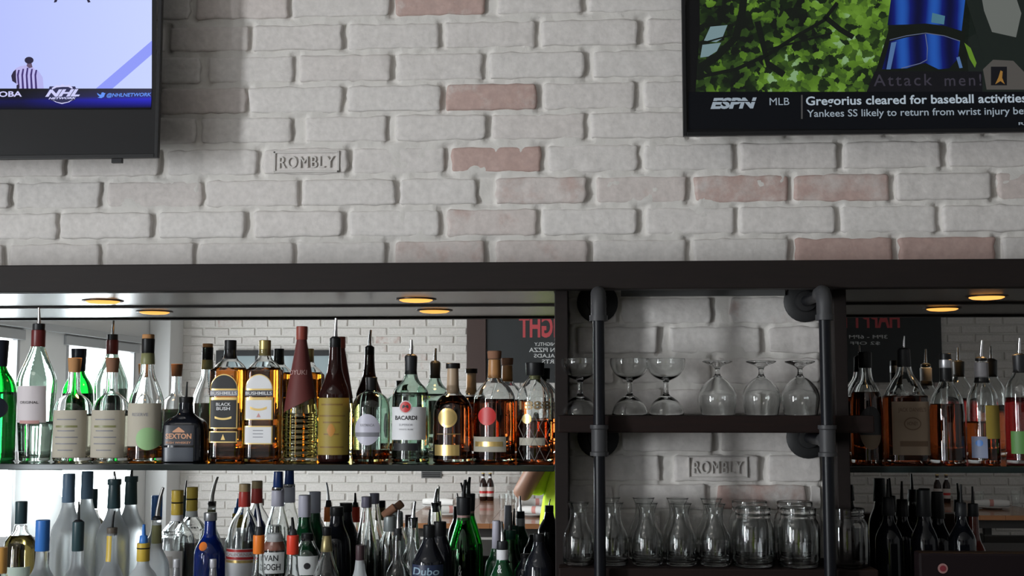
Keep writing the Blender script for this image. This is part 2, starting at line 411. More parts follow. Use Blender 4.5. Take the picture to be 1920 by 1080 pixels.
# left wall: solid pieces round the window openings
def left_wall():
    bm = bmesh.new(); ys = [YW]
    def add(y0, y1, z0, z1):
        b2 = box_vf(ROOM_L-.15, ROOM_L, y0, y1, z0, z1); me = bpy.data.meshes.new('tmp'); b2.to_mesh(me); b2.free(); bm.from_mesh(me); bpy.data.meshes.remove(me)
    ws = sorted(WINDOWS); y = FAR_Y
    for y0, y1, z0, z1, _ in ws:
        add(y, y0, 0, CEIL); add(y0, y1, 0, z0); add(y0, y1, z1, CEIL); y = y1
    add(y, YW, 0, CEIL)
    me = bpy.data.meshes.new('wall_left'); bm.to_mesh(me); bm.free(); return me
tag(link('wall_left', left_wall(), M_PLASTER), kind='structure')
M_PANE = bpy.data.materials.new('window_pane'); M_PANE.use_nodes = True
n_, l_ = M_PANE.node_tree.nodes, M_PANE.node_tree.links
n_.remove(n_['Principled BSDF'])
tr_ = n_.new('ShaderNodeBsdfTransparent'); gl_ = n_.new('ShaderNodeBsdfGlossy'); gl_.inputs['Roughness'].default_value = .02
fr_ = n_.new('ShaderNodeFresnel'); mx_ = n_.new('ShaderNodeMixShader')
l_.new(fr_.outputs[0], mx_.inputs[0]); l_.new(tr_.outputs[0], mx_.inputs[1]); l_.new(gl_.outputs[0], mx_.inputs[2]); l_.new(mx_.outputs[0], n_['Material Output'].inputs[0])
M_ALU = P('grey_window_frame', (.36, .37, .38), .45, metal=.3)
for i, (y0, y1, z0, z1, _) in enumerate(WINDOWS):
    wn = tag(box('window_%d' % (i+1), ROOM_L-.16, ROOM_L+.02, y0-.05, y1+.05, z1-.0, z1+.07, M_ALU, None, .004), kind='structure')
    box('window_sill', ROOM_L-.16, ROOM_L+.05, y0-.05, y1+.05, z0-.05, z0, M_ALU, wn)
    for ya in (y0, y1-.04): box('window_jamb', ROOM_L-.12, ROOM_L+.005, ya, ya+.04, z0, z1, M_ALU, wn)
    if y1-y0 > 1: box('mullion', ROOM_L-.1, ROOM_L-.04, (y0+y1)/2-.025, (y0+y1)/2+.025, z0, z1, M_ALU, wn)
    link('pane', mesh('pane', [(ROOM_L-.074, y0+.04, z0), (ROOM_L-.074, y1-.04, z0), (ROOM_L-.074, y1-.04, z1), (ROOM_L-.074, y0+.04, z1)], [(0, 1, 2, 3)]), M_PANE, wn)
tag(box('trim_1', ROOM_L, ROOM_L+.19, FAR_Y, FAR_Y+.36, 0, CEIL, M_PLASTER, None, .01), kind='structure')
tag(box('trim_2', ROOM_L, ROOM_L+.05, FAR_Y+.36, YW-.2, 2.08, 2.13, M_ALU, None, .004), kind='structure')

tag(box('wall_added_blocker', 1.52, 1.66, FAR_Y+.006, FAR_Y+1.75, 0, CEIL, M_PLASTER, None, .004), kind='structure')  # added out-of-view wall, blocks window light from the far wall's right part
# far brick wall (seen in the mirrors)
wall_far = tag(box('wall_far', ROOM_L-.15, ROOM_R+.15, FAR_Y-.15, FAR_Y-.008, 0, CEIL, M_MORTAR, None, 0), kind='structure')
def far_brick_mesh(seed):
    W, H = .222, .063; bm = box_vf(-W/2, W/2, -.02, .004, -H/2, H/2); rnd = random.Random(seed)
    bmesh.ops.bevel(bm, geom=[e for e in bm.edges if all(v.co.y > 0 for v in e.verts)], offset=.006, segments=1, affect='EDGES')
    for v in bm.verts: v.co += Vector((rnd.uniform(-.003, .003), 0, rnd.uniform(-.0025, .0025)))
    me = bpy.data.meshes.new('far_brick'); bm.to_mesh(me); bm.free(); me.materials.append(M_BRICK); return me
FBM = [far_brick_mesh(k) for k in range(6)]
cells = []
row = 0; z = .03
while z < CEIL-.05:
    x = ROOM_L+.25+(row % 2)*.119
    while x < ROOM_R: cells.append((x+random.uniform(-.004, .004), z+.034)); x += .238
    z += .0767; row += 1
def shown(c):
    x, z = c
    if z < .88 or z > 2.32: return 9
    if x < -1.0: return 0
    if x < -.25 and z < 1.76: return 1
    if 3.1 < x < 3.9: return 2
    if 2.3 < x < 3.95: return 3
    return 8
cells.sort(key=shown)
far_stuff_v, far_stuff_f = [], []
for k, (x, z) in enumerate(cells):
    rnd = random.Random(k*3+1)
    wear = rnd.choice([0]*10+[.05, .15, .3, .4]); tint = rnd.uniform(0, .16)
    if k < 300:
        o = bpy.data.objects.new('brick', FBM[k % 6]); C.objects.link(o); o.parent = wall_far; o.location = (x, FAR_Y+rnd.uniform(-.002, .002), z); o.color = (wear, tint, 0, 1)
    else:
        b0 = len(far_stuff_v); me = FBM[k % 6]
        far_stuff_v += [(v.co.x+x, v.co.y+FAR_Y, v.co.z+z) for v in me.vertices]
        far_stuff_f += [tuple(i+b0 for i in p.vertices) for p in me.polygons]
o = tag(link('brick_courses', mesh('brick_courses', far_stuff_v, far_stuff_f), M_BRICK, wall_far), kind='stuff'); o.color = (0, .08, 0, 1)

# ================================================================== back-bar joinery
beam = tag(box('header_beam', -2.5, 1.75, YBM, YBM+.045, ZB, ZT, M_DARKWOOD, None, .003), 'long dark wooden header beam running under the painted brick wall', 'beam')
ZS = at(960, 571, YM).z
tag(box('header_shelf_board', -2.5, 1.75, YBM+.046, YB-.012, ZT-.022, ZT-.004, M_DARKWOOD, None, .002), 'flat dark board lying behind the header beam below the bricks', 'board')
M_BATTEN = P('grey_batten', (.10, .10, .10), .6)
tag(box('trim_3', at(1164, 548, YB).x, at(1470, 548, YB).x, YB-.02, YB-.006, at(1300, 556, YB).z, at(1300, 538, YB).z, M_BATTEN, None, .001), kind='structure')
ZC = EYE-.62
M_RING = P('bronze_ring', (.08, .06, .05), .35, metal=.6)
M_LAMP = emission('warm_lamp_lens', (1.0, .42, .09), 1.6)
def soffit(x0, x1, lamps, side):
    s = tag(box('soffit_panel', x0, x1, YBM+.046, YM-.001, ZS, ZS+.02, M_SOFFIT, None, .001), 'pale glossy soffit panel with recessed lights over the %s mirror' % side, 'panel')
    box('mirror_top_trim', x0, x1, YM-.014, YM-.001, ZS-.0045, ZS-.0002, M_DARKWOOD, s, 0)
    for px, wd in lamps:
        p = at(px, 560, 3.165); ex = empty('puck_light', (p.x, 3.165, ZS-.0003), wd, 'light', 'puck lights in the soffit')
        lathe('rim', [(.0425, 0), (.052, 0), (.052, -.0012), (.050, -.0022), (.0425, -.0022)], M_RING, ex, seg=32, cap=False)
        lathe('lens', [(.001, -.0002), (.0422, -.0002), (.0418, -.0035), (.035, -.0065), (.018, -.0082), (.001, -.0086)], M_LAMP, ex, seg=32)
        l = bpy.data.lights.new('puck_spot', 'SPOT'); l.energy = 2.5; l.color = (1, .6, .25); l.spot_size = R(110); l.spot_blend = .6; l.shadow_soft_size = .03
        lo = bpy.data.objects.new('puck_spot', l); C.objects.link(lo); lo.location = (0, 0, -.014); lo.parent = ex
soffit(-2.5, XPL0-.002, [(-330, 'glowing puck light in the soffit left of the picture edge'), (193, 'glowing orange puck light above the corked bottles'), (780, 'glowing orange puck light above the white rum bottle')], 'wide left')
soffit(XPR1+.002, 1.75, [(1850, 'glowing orange puck light above the right-hand bottles')], 'right')
box_l = tag(box('partition_panel', XPL0, XPL1, 2.92, YM+.012, ZC, ZB+.028, M_DARKWOOD, None, .002), 'narrow dark wooden upright between left mirror and brick pier', 'upright')
tag(box('partition_panel', XPR0, XPR1, 2.92, YM+.012, ZC, ZB+.028, M_DARKWOOD, None, .002), 'dark wooden upright between brick pier and right mirror', 'upright')
def mirror(x0, x1, lab):
    m = empty('wall_mirror', ((x0+x1)/2, YM, ZC), lab, 'mirror')
    box('mirror_glass', x0, x1, YM, YM+.006, ZC, ZS, M_MIRROR, m, 0, m.location)
    box('backing_board', x0, x1, YM+.0061, YM+.012, ZC, ZS, M_DARKWOOD, m, 0, m.location)
mirror(-2.5, XPL0, 'large wall mirror behind the main row of liquor bottles on the left')
mirror(XPR1, 1.75, 'wall mirror behind the shadowy bottles on the right')
# glass shelves
ZG = at(960, 872, 2.99).z
def glass_shelf(x0, x1, lab):
    s = empty('glass_shelf', ((x0+x1)/2, 3.1, ZG-.015), lab, 'shelf')
    box('shelf_plate', x0, x1, 2.99, YM-.002, ZG-.015, ZG, M_BLACKGLASS, s, .002, s.location)
    for k in range(3):
        bx = x0+(x1-x0)*(k+.5)/3; box('bracket', bx-.01, bx+.01, 3.25, YM-.001, ZG-.028, ZG-.0155, M_BLACKPL, s, .002, s.location)
glass_shelf(-2.5, XPL0-.003, 'long dark smoked glass shelf carrying the main bottle row')
glass_shelf(XPR1+.003, 1.75, 'dark glass shelf on the right under the shadowy bottles')
# counter and tier
M_COUNTER = P('black_stone_counter', (.02, .02, .022), .2)
def prism(name, pts, z0, z1, mat, parent=None):
    n = len(pts); V = [(x, y, z0) for x, y in pts]+[(x, y, z1) for x, y in pts]
    Fc = [tuple(range(n))[::-1], tuple(range(n, 2*n))]+[(i, (i+1) % n, n+(i+1) % n, n+i) for i in range(n)]
    return link(name, mesh(name, V, Fc), mat, parent)
tag(prism('back_bar_counter', [(-2.5, 2.72), (1.75, 2.72), (1.75, YM-.002), (XPR1+.001, YM-.002), (XPR1+.001, 2.918), (XPR0-.002, 2.918), (XPR0-.002, YB-.012), (XPL1+.002, YB-.012), (XPL1+.002, 2.918), (XPL0-.001, 2.918), (XPL0-.001, YM-.002), (-2.5, YM-.002)], ZC-.05, ZC, M_COUNTER), 'black stone back bar counter below the lower bottles', 'counter')
tag(box('back_bar_cabinet', -2.5, 1.75, 2.78, YB-.02, 0, ZC-.0505, M_DARKWOOD, None, .005), 'dark wooden back bar cabinet under the stone counter', 'cabinet')
ZTIER = EYE-.53
tag(box('bottle_riser', -2.5, XPL0-.01, 3.235, YM-.003, ZC+.0005, ZTIER, M_DARKWOOD, None, .003), 'dark wooden riser step lifting the rear bottles against the mirror', 'riser')
# pipe frame and wooden shelves of the pier
YP = 2.82
zfl = at(1300, 567, YB).z; ztee = at(1300, 820, YB).z
def pipe_stand(pxf, side, xpp):
    X = at(pxf, 567, 3.07).x
    if side == 'left': X = at(1122, 560, YP).x
    root = empty('pipe_upright', (X, YP, ZC), 'dark steel pipe upright with elbow and wall flanges, %s of the glassware' % side, 'pipe', 'pipe uprights of the glass shelves')
    L = lambda p: Vector(p)-root.location
    rp, rf = .0132, .0175
    tube('upright_pipe', [L((X, YP, ZC+.0005)), L((X, YP, zfl-.03))], rp, M_PIPE, root, 18)
    for z, nm in ((zfl, 'elbow'), (ztee, 'tee')):
        tube('wall_pipe', [L((X, YP+.02, z)), L((X, YB-.012, z))], rp, M_PIPE, root, 16)
        fl = lathe('wall_flange', [(.001, 0), (.050, 0), (.050, .006), (.046, .009), (.026, .011), (.024, .028), (.018, .029), (.001, .029)], M_FLANGE, root, L((X, YB-.004, z)), 28)
        fl.rotation_euler = (math.pi/2, 0, 0)
        if nm == 'elbow':
            pts = [L((X, YP, z-.055))]+[L((X, YP+.028-.028*math.cos(a), z-.02+.028*math.sin(a)-.006)) for a in [math.pi/2*k/6 for k in range(7)]]+[L((X, YP+.05, z+.002))]
            tube('elbow', pts, [rf]*len(pts), M_CASTIRON, root, 18)
            lathe('fitting_collar', [(.0135, -.006), (.0205, -.006), (.0205, .006), (.0135, .006)], M_CASTIRON, root, L((X, YP, z-.055)), 20)
        else:
            lathe('tee_fitting', [(.0135, -.034), (.0205, -.034), (.0205, -.026), (rf, -.024), (rf, .024), (.0205, .026), (.0205, .034), (.0135, .034)], M_CASTIRON, root, L((X, YP, z)), 20)
            tube('tee_branch', [L((X, YP+.012, z)), L((X, YP+.045, z))], rf, M_CASTIRON, root, 16)
pipe_stand(1121, 'left', 1122); pipe_stand(1509, 'right', 1547)
ZW1 = at(1300, 779, 2.855).z
XS0, XS1 = at(1046, 795, 2.855).x, at(1640, 795, 2.855).x
def plank(x0, x1, z, th, lab):
    nseg = 24; o = box('wooden_shelf', x0, x1, 2.853, 2.919, z-th, z, M_SHELFWOOD, None, .004)
    bm = bmesh.new(); bm.from_mesh(o.data); b2 = box_vf(XPL1+.001, XPR0-.001, 2.915, YB-.014, z-th, z, 0); me = bpy.data.meshes.new('t'); b2.to_mesh(me); b2.free(); bm.from_mesh(me); bpy.data.meshes.remove(me)
    bm.to_mesh(o.data); bm.free()
    return tag(o, lab, 'shelf')
plank(XS0, XS1, ZW1, .0385, 'thick dark wooden shelf carrying the stemmed glasses on pipes')
ZW2 = at(1300, 1066, 2.855).z
plank(XS0, XS1, ZW2, .0385, 'lower dark wooden shelf carrying the glass carafes and jars')

# ================================================================== televisions (flat pictures on real screens)
def set_tv(px_l, px_r, py_t, py_b, Yf, depth, bez, lab):
    a, b = at(px_l, py_b, Yf), at(px_r, py_b, Yf); t = at((px_l+px_r)/2, py_t, Yf)
    x0, x1, z0, z1 = a.x, b.x, at((max(px_l, 0)+min(px_r, 1920))/2, py_b, Yf).z, t.z
    tv = empty('television', ((x0+x1)/2, Yf, z0), lab, 'television')
    og = tv.location
    box('back_case', x0+.05, x1-.05, Yf+.012, Yf+depth, z0+.04, z1-.04, M_BLACKPL, tv, .008, og)
    for q in ((x0, x0+bez, z0, z1), (x1-bez, x1, z0, z1), (x0+bez, x1-bez, z0, z0+bez*1.1), (x0+bez, x1-bez, z1-bez, z1)):
        box('bezel', q[0], q[1], Yf, Yf+.014, q[2], q[3], M_BLACKPL, tv, .0015, og)
    mount_y = YB-.004
    box('wall_mount', (x0+x1)/2-.2, (x0+x1)/2+.2, Yf+depth, mount_y, (z0+z1)/2-.12, (z0+z1)/2+.12, M_FLANGE, tv, .004, og)
    return tv, (x0, x1, z0, z1)
def fix(o):                                     # world-coordinate print -> child of its thing
    r = o.parent
    while r.parent: r = r.parent
    for v in o.data.vertices: v.co -= r.location
    return o
def ppoly(name, pts, Y, mat, parent): return fix(poly(name, pts, Y, mat, parent))
def ptext(*a, **k): return fix(plane_text(*a, **k))
# ---- left television: hockey picture
Y1 = 2.905
tvl, _ = set_tv(-700, 296, -330, 297, Y1, .05, .009, 'left television showing an ice hockey picture with a referee')
sl = tvl; YS = Y1+.006
def ice_mat():
    m = P('ice_picture', (.004, .004, .004), .5, spec=.08, emit=(.55, .6, 1), estr=1.); n, l, b = nodes(m)
    tc = n.new('ShaderNodeTexCoord'); sx = n.new('ShaderNodeSeparateXYZ'); mr = n.new('ShaderNodeMapRange'); rp = n.new('ShaderNodeValToRGB')
    l.new(tc.outputs['Object'], sx.inputs[0]); l.new(sx.outputs['X'], mr.inputs[0]); mr.inputs[1].default_value = .1; mr.inputs[2].default_value = .62
    l.new(mr.outputs[0], rp.inputs[0]); rp.color_ramp.elements[0].color = (.44, .50, 1, 1); rp.color_ramp.elements[1].color = (.58, .66, 1, 1)
    l.new(rp.outputs[0], b.inputs['Emission Color']); return m
M_SCREENOFF = P('dark_screen', (.006, .006, .007), .35, spec=.25)
sl = ppoly('screen_glass', [(-696, -326), (293, -326), (293, 293), (-696, 293)], YS+.003, M_SCREENOFF, sl)
ppoly('ice_picture', [(-690, -320), (285.5, -320), (284.5, 166), (-690, 166)], YS+.002, ice_mat(), sl)
M_E = lambda nm, c, s=1.: emission(nm, c, s)
ppoly('rink_line', [(180, 166), (211, 166), (284.7, 102), (284.9, 76)], YS+.0014, M_E('rink_blue', (.28, .33, .95)), sl)
E_DK = M_E('picture_dark', (.025, .02, .05)); E_WH = M_E('picture_white', (.75, .76, 1.0)); E_ST = M_E('picture_stripe', (.05, .03, .16)); E_SK = M_E('picture_skin', (.13, .09, .16))
E_GB = M_E('ghost_blur', (.46, .45, .85)); E_SH = M_E('shirt_pale', (.50, .47, .85))
ref = [(31, 166), (31, 157), (23, 152), (21, 142), (25, 134), (30, 128), (38, 124), (50, 122), (62, 126), (68, 133), (71, 146), (72, 166)]
ppoly('player_blur', [(60, 128), (72, 133), (80, 145), (82, 166), (68, 166)], YS+.0012, E_GB, sl)
ppoly('referee_shirt', ref, YS+.001, E_SH, sl)
ppoly('referee_sleeve', [(31, 157), (23, 152), (21, 142), (25, 134), (30, 130), (30, 145)], YS+.0008, E_DK, sl)
for k in range(5):
    x = 33+k*8.2; ppoly('shirt_stripe', [(x, 166-10*(k == 0)), (x-1.2, 140), (x+1, 127+abs(k-2)*2), (x+4, 127+abs(k-2)*2), (x+2.2, 142), (x+4, 166)], YS+.0007, E_ST, sl)
ppoly('referee_neck', [(50, 124), (51, 118), (59, 118), (61, 126), (55, 128)], YS+.0007, E_SK, sl)
ppoly('referee_head', [(46+8.5+8.5*math.cos(a), 113+6.5*math.sin(a)) for a in [2*math.pi*k/16 for k in range(16)]], YS+.0006, E_DK, sl)
ppoly('referee_belt', [(31, 160), (36, 157), (36, 166), (31, 166)], YS+.0006, E_DK, sl)
ppoly('skater_leg', [(104, -6), (110, -6), (106, 4), (101, 5)], YS+.001, E_DK, sl); ppoly('skater_leg', [(160, -6), (164, -6), (170, 4), (165, 5)], YS+.001, E_DK, sl)
def band_mat():
    m = P('ticker_picture', (.004, .004, .004), .5, spec=.08, emit=(.02, .02, .2), estr=1); n, l, b = nodes(m)
    tc = n.new('ShaderNodeTexCoord'); sx = n.new('ShaderNodeSeparateXYZ'); l.new(tc.outputs['Object'], sx.inputs[0])
    zc = at(150, 185, YS).z-tvl.location.z; zu = at(150, 167, YS).z-tvl.location.z; zl = at(150, 204, YS).z-tvl.location.z
    r1 = n.new('ShaderNodeMapRange'); r1.inputs[1].default_value = zl; r1.inputs[2].default_value = zu; l.new(sx.outputs['Z'], r1.inputs[0])
    cr = n.new('ShaderNodeValToRGB'); e = cr.color_ramp.elements; e[0].color = (0, 0, 0, 1); e[1].color = (.03, .03, .05, 1)
    e2 = cr.color_ramp.elements.new(.45); e2.color = (.02, .02, .50, 1); e3 = cr.color_ramp.elements.new(.62); e3.color = (.03, .03, .12, 1)
    l.new(r1.outputs[0], cr.inputs[0])
    xa = at(40, 185, YS).x-tvl.location.x; xb = at(270, 185, YS).x-tvl.location.x
    r2 = n.new('ShaderNodeMapRange'); r2.inputs[1].default_value = xa; r2.inputs[2].default_value = xb; r2.inputs[3].default_value = .12; r2.inputs[4].default_value = 1.1; l.new(sx.outputs['X'], r2.inputs[0])
    mm = n.new('ShaderNodeMixRGB'); mm.blend_type = 'MULTIPLY'; mm.inputs[0].default_value = 1; l.new(cr.outputs[0], mm.inputs[1]); l.new(r2.outputs[0], mm.inputs[2])
    l.new(mm.outputs[0], b.inputs['Emission Color']); return m
ppoly('ticker_band', [(-690, 166.5), (284.5, 166.5), (283, 205), (-690, 205)], YS+.0016, band_mat(), sl)
E_TX = M_E('ticker_white', (.62, .62, .95)); E_BL = M_E('ticker_blue', (.13, .30, .95))
ptext('ticker_lettering', 'MANITOBA', -66, 41, 171.5, 182, YS+.001, E_TX, sl, bold=.025)
ptext('league_lettering', 'NHL', 85, 150, 167.5, 181, YS+.0004, E_TX, sl, bold=.05, shear=.35)
ptext('league_lettering', 'NETWORK', 91, 143, 182, 186, YS+.0004, E_TX, sl, bold=.04, shear=.3)
shield = [(97, 165), (106, 159.5), (112, 161), (117, 157.5), (122, 161), (130, 158.5), (136, 164)]
ppoly('league_shield', shield+[(136, 167), (128, 163), (117, 163), (106, 164), (98, 168)], YS+.0004, E_TX, sl)
ppoly('league_shield', [(93, 162), (141, 162), (146, 176), (140, 188), (116, 195), (94, 188), (88, 176)], YS+.0009, M_E('shield_dark', (.03, .03, .09)), sl)
ppoly('league_shield', [(98, 187), (106, 191), (116, 193), (127, 191), (137, 186), (130, 191.5), (116, 195), (104, 191.5)], YS+.0004, E_TX, sl)
bird = [(182, 174), (187, 177.5), (190, 177), (190, 174), (193, 173), (196, 174.5), (198, 174.5), (196.5, 177), (195, 181.5), (190, 184), (183, 183), (187, 181), (183, 177.5)]
ppoly('bird_icon', bird, YS+.0004, E_BL, sl)
ptext('ticker_lettering', '@NHLNETWORK', 200, 283.5, 174, 183, YS+.0004, E_BL, sl, bold=.02, shear=.2)
box('status_foot', at(208, 300, Y1).x, at(228, 300, Y1).x, Y1+.002, Y1+.012, at(218, 305, Y1).z, at(218, 296.5, Y1).z, M_BLACKPL, tvl, .001, tvl.location)

# ---- right television: garden picture with sports ticker
Y2 = 2.985
tvr, _ = set_tv(1281, 2330, -340, 251, Y2, .06, .009, 'right television showing green foliage above a sports news ticker')
YS2 = Y2+.006
sr = ppoly('screen_glass', [(1285, -326), (2326, -326), (2326, 248), (1285, 248)], YS2+.003, M_SCREENOFF, tvr)
def foliage():
    m = P('foliage_picture', (.004, .004, .004), .5, spec=.08, emit=(.1, .2, .05), estr=1.); n, l, b = nodes(m)
    tc = n.new('ShaderNodeTexCoord')
    v = n.new('ShaderNodeTexVoronoi'); v.inputs['Scale'].default_value = 62; v.feature = 'F1'
    nz = n.new('ShaderNodeTexNoise'); nz.inputs['Scale'].default_value = 20; nz.inputs['Detail'].default_value = 7; nz.inputs['Roughness'].default_value = .65
    wob = n.new('ShaderNodeMixRGB'); wob.blend_type = 'ADD'; wob.inputs[0].default_value = .05
    l.new(tc.outputs['Object'], nz.inputs['Vector']); l.new(tc.outputs['Object'], wob.inputs[1]); l.new(nz.outputs['Color'], wob.inputs[2]); l.new(wob.outputs[0], v.inputs['Vector'])
    n2 = n.new('ShaderNodeTexNoise'); n2.inputs['Scale'].default_value = 6.5; n2.inputs['Detail'].default_value = 3; l.new(tc.outputs['Object'], n2.inputs['Vector'])
    ad = n.new('ShaderNodeMath'); ad.operation = 'MULTIPLY_ADD'; ad.inputs[1].default_value = .55; l.new(v.outputs['Color'], ad.inputs[0]); l.new(n2.outputs['Fac'], ad.inputs[2])
    sx = n.new('ShaderNodeSeparateXYZ'); l.new(tc.outputs['Object'], sx.inputs[0])
    gx = n.new('ShaderNodeMapRange'); gx.inputs[1].default_value = -.68; gx.inputs[2].default_value = -.30; gx.inputs[3].default_value = -.24; gx.inputs[4].default_value = .02
    l.new(sx.outputs['X'], gx.inputs[0]); a2 = n.new('ShaderNodeMath'); a2.operation = 'ADD'; l.new(ad.outputs[0], a2.inputs[0]); l.new(gx.outputs[0], a2.inputs[1])
    cr = n.new('ShaderNodeValToRGB'); e = cr.color_ramp.elements
    e[0].position = .50; e[0].color = (.006, .008, .006, 1); e[1].position = 1.0; e[1].color = (.20, .33, .16, 1)
    for p, c in ((.62, (.008, .016, .006)), (.74, (.03, .065, .012)), (.86, (.075, .16, .015)), (.95, (.13, .26, .03))):
        q = e.new(p); q.color = (*c, 1)
    l.new(a2.outputs[0], cr.inputs[0]); l.new(cr.outputs[0], b.inputs['Emission Color']); return m
ppoly('garden_picture', [(1310, -320), (2320, -320), (2320, 172), (1304, 172), (1312, 60)], YS2+.002, foliage(), sr)
E_BR = M_E('branch_black', (.006, .008, .006)); E_GR = M_E('stone_grey', (.12, .13, .12)); E_SKY = M_E('pond_grey', (.16, .24, .26))
def branch(pts, w):
    L_, R_ = [], []
    for (x, y), (x2, y2) in zip(pts, pts[1:]+[pts[-1]]):
        dx, dy = x2-x, y2-y
        if dx == dy == 0: dx, dy = pts[-1][0]-pts[-2][0], pts[-1][1]-pts[-2][1]
        d = math.hypot(dx, dy); L_.append((x-dy/d*w, y+dx/d*w)); R_.append((x+dy/d*w, y-dx/d*w))
    return L_+R_[::-1]
ppoly('pond', [(1332, 50), (1364, 47), (1354, 72), (1343, 79), (1320, 76)], YS2+.0016, E_SKY, sr)
ppoly('pond', [(1317, 84), (1352, 80), (1344, 96), (1328, 106), (1313, 108)], YS2+.0016, E_SKY, sr)
for pts, wd in (([(1308, 128), (1340, 110), (1380, 70), (1392, 20), (1396, -20)], 7), ([(1306, 145), (1380, 130), (1440, 102), (1490, 70), (1545, 38), (1570, 5)], 3.5),
                ([(1545, 30), (1575, 55), (1600, 70)], 5), ([(1430, 95), (1500, 78), (1560, 62)], 2), ([(1320, 80), (1370, 66)], 1.5), ([(1420, 40), (1440, 120), (1470, 140)], 6)):
    ppoly('branch', branch(pts, wd), YS2+.0014, E_BR, sr)
ppoly('dark_rock', [(1650, 172), (1640, 140), (1665, 60), (1672, -20), (1805, -20), (1830, 60), (1850, 130), (1920, 110), (2000, 120), (2000, 172)], YS2+.0013, E_BR, sr)
ppoly('dark_shade', [(1800, -20), (2100, -20), (2100, 172), (1820, 172)], YS2+.0013, M_E('shade_green', (.010, .014, .012)), sr)
ppoly('stone', [(1838, -20), (1900, -20), (1915, 25), (1905, 70), (1860, 60), (1845, 20)], YS2+.0011, E_GR, sr)
ppoly('stone', [(1843, 130), (1862, 112), (1900, 114), (1925, 140), (1920, 168), (1850, 168)], YS2+.0011, M_E('stone_dim', (.07, .065, .06)), sr)
ppoly('leaf', [(1808, 80), (1820, 90), (1831, 118), (1828, 127), (1818, 110)], YS2+.0010, M_E('leaf_green', (.10, .20, .02)), sr)
def metal_blue():
    m = P('blue_metal_picture', (.004, .004, .004), .5, spec=.08, emit=(.01, .03, .3), estr=1); n, l, b = nodes(m)
    tc = n.new('ShaderNodeTexCoord'); wv = n.new('ShaderNodeTexWave'); wv.inputs['Scale'].default_value = 4.3; wv.inputs['Distortion'].default_value = 1.2; wv.inputs['Phase Offset'].default_value = 1.2
    l.new(tc.outputs['Object'], wv.inputs['Vector']); cr = n.new('ShaderNodeValToRGB'); e = cr.color_ramp.elements
    e[0].color = (.003, .004, .03, 1); e[1].color = (.015, .08, .36, 1); q = e.new(.5); q.color = (.005, .01, .13, 1)
    l.new(wv.outputs['Fac'], cr.inputs[0]); l.new(cr.outputs[0], b.inputs['Emission Color']); return m
MB = metal_blue()
ppoly('blue_metal_band', [(1664, 47), (1673, -20), (1812, -20), (1803, 58), (1770, 48), (1735, 44), (1700, 46)], YS2+.001, MB, sr)
ppoly('blue_metal_band', [(1654, 130), (1668, 78), (1700, 70), (1738, 63), (1770, 68), (1800, 78), (1796, 110), (1780, 128), (1760, 130), (1735, 118), (1700, 128)], YS2+.001, MB, sr)
ppoly('metal_glint', [(1662, 130), (1671, 80), (1681, 78), (1670, 130)], YS2+.0006, M_E('glint', (.07, .14, .30)), sr)
ppoly('metal_glint', [(1748, 24), (1772, 30), (1770, 46), (1746, 42)], YS2+.0006, M_E('glint2', (.06, .16, .22)), sr)
ppoly('metal_glint', [(1793, 108), (1799, 106), (1805, 127), (1799, 128)], YS2+.0006, M_E('glint', (.07, .14, .30)), sr)
ppoly('metal_seam', branch([(1735, 64), (1739, 90), (1738, 112), (1725, 119), (1690, 128)], .8), YS2+.0005, M_E('seam', (.10, .12, .2)), sr)
ppoly('metal_seam', branch([(1668, 75), (1700, 67), (1736, 62), (1770, 67), (1800, 77)], .7), YS2+.0005, M_E('seam', (.10, .12, .2)), sr)
ppoly('caption_bar', [(1625, 172), (1640, 134), (1842, 134), (1842, 172)], YS2+.0008, M_E('caption_black', (.006, .006, .008)), sr)
ptext('caption_lettering', 'Attack', 1638, 1748, 139, 161, YS2+.0003, M_E('caption_grey', (.035, .032, .045)), sr, bold=.005, space=1.25)
ptext('caption_lettering', 'men!', 1771, 1840, 139, 161, YS2+.0003, M_E('caption_grey', (.035, .032, .045)), sr, bold=.005, space=1.25)
ppoly('caption_icon', [(1858, 125), (1888, 125), (1888, 160), (1858, 160)], YS2+.0008, M_E('caption_black', (.006, .006, .008)), sr)
ppoly('caption_icon_figure', [(1866, 158), (1872, 145), (1876, 132), (1880, 134), (1879, 146), (1884, 158), (1876, 152)], YS2+.0004, M_E('icon_gold', (.25, .13, .03)), sr)
ppoly('ticker_band', [(1291, 172), (2320, 172), (2320, 242), (1291, 242)], YS2+.0012, M_E('ticker_black', (.002, .0025, .004)), sr)
E_T2 = M_E('ticker_pale', (.34, .40, .46)); E_T3 = M_E('ticker_dim', (.26, .31, .36))
ptext('network_lettering', 'ESPN', 1332, 1419, 183, 204, YS2+.0004, E_T3, sr, bold=.05, shear=.25)
ppoly('logo_slit', [(1334, 189.3), (1418, 189.3), (1418, 191.2), (1334, 191.2)], YS2+.0002, M_E('ticker_black', (.002, .0025, .004)), sr)
ptext('ticker_lettering', 'MLB', 1443, 1480, 183.5, 197, YS2+.0004, E_T3, sr, bold=0)
ppoly('ticker_divider', [(1502, 178), (1505, 178), (1505, 223), (1502, 223)], YS2+.0004, M_E('divider_grey', (.06, .06, .06)), sr)
ptext('ticker_lettering', 'Gregorius cleared for baseball activities', 1511, 1925, 178, 200, YS2+.0004, E_T2, sr, bold=.02)
ptext('ticker_lettering', 'Yankees SS likely to return from wrist injury before', 1513, 1955, 203, 221, YS2+.0004, E_T3, sr, bold=.008)
ptext('ticker_lettering', 'Rays', 1910, 1945, 229, 236, YS2+.0004, E_T3, sr, bold=.0)

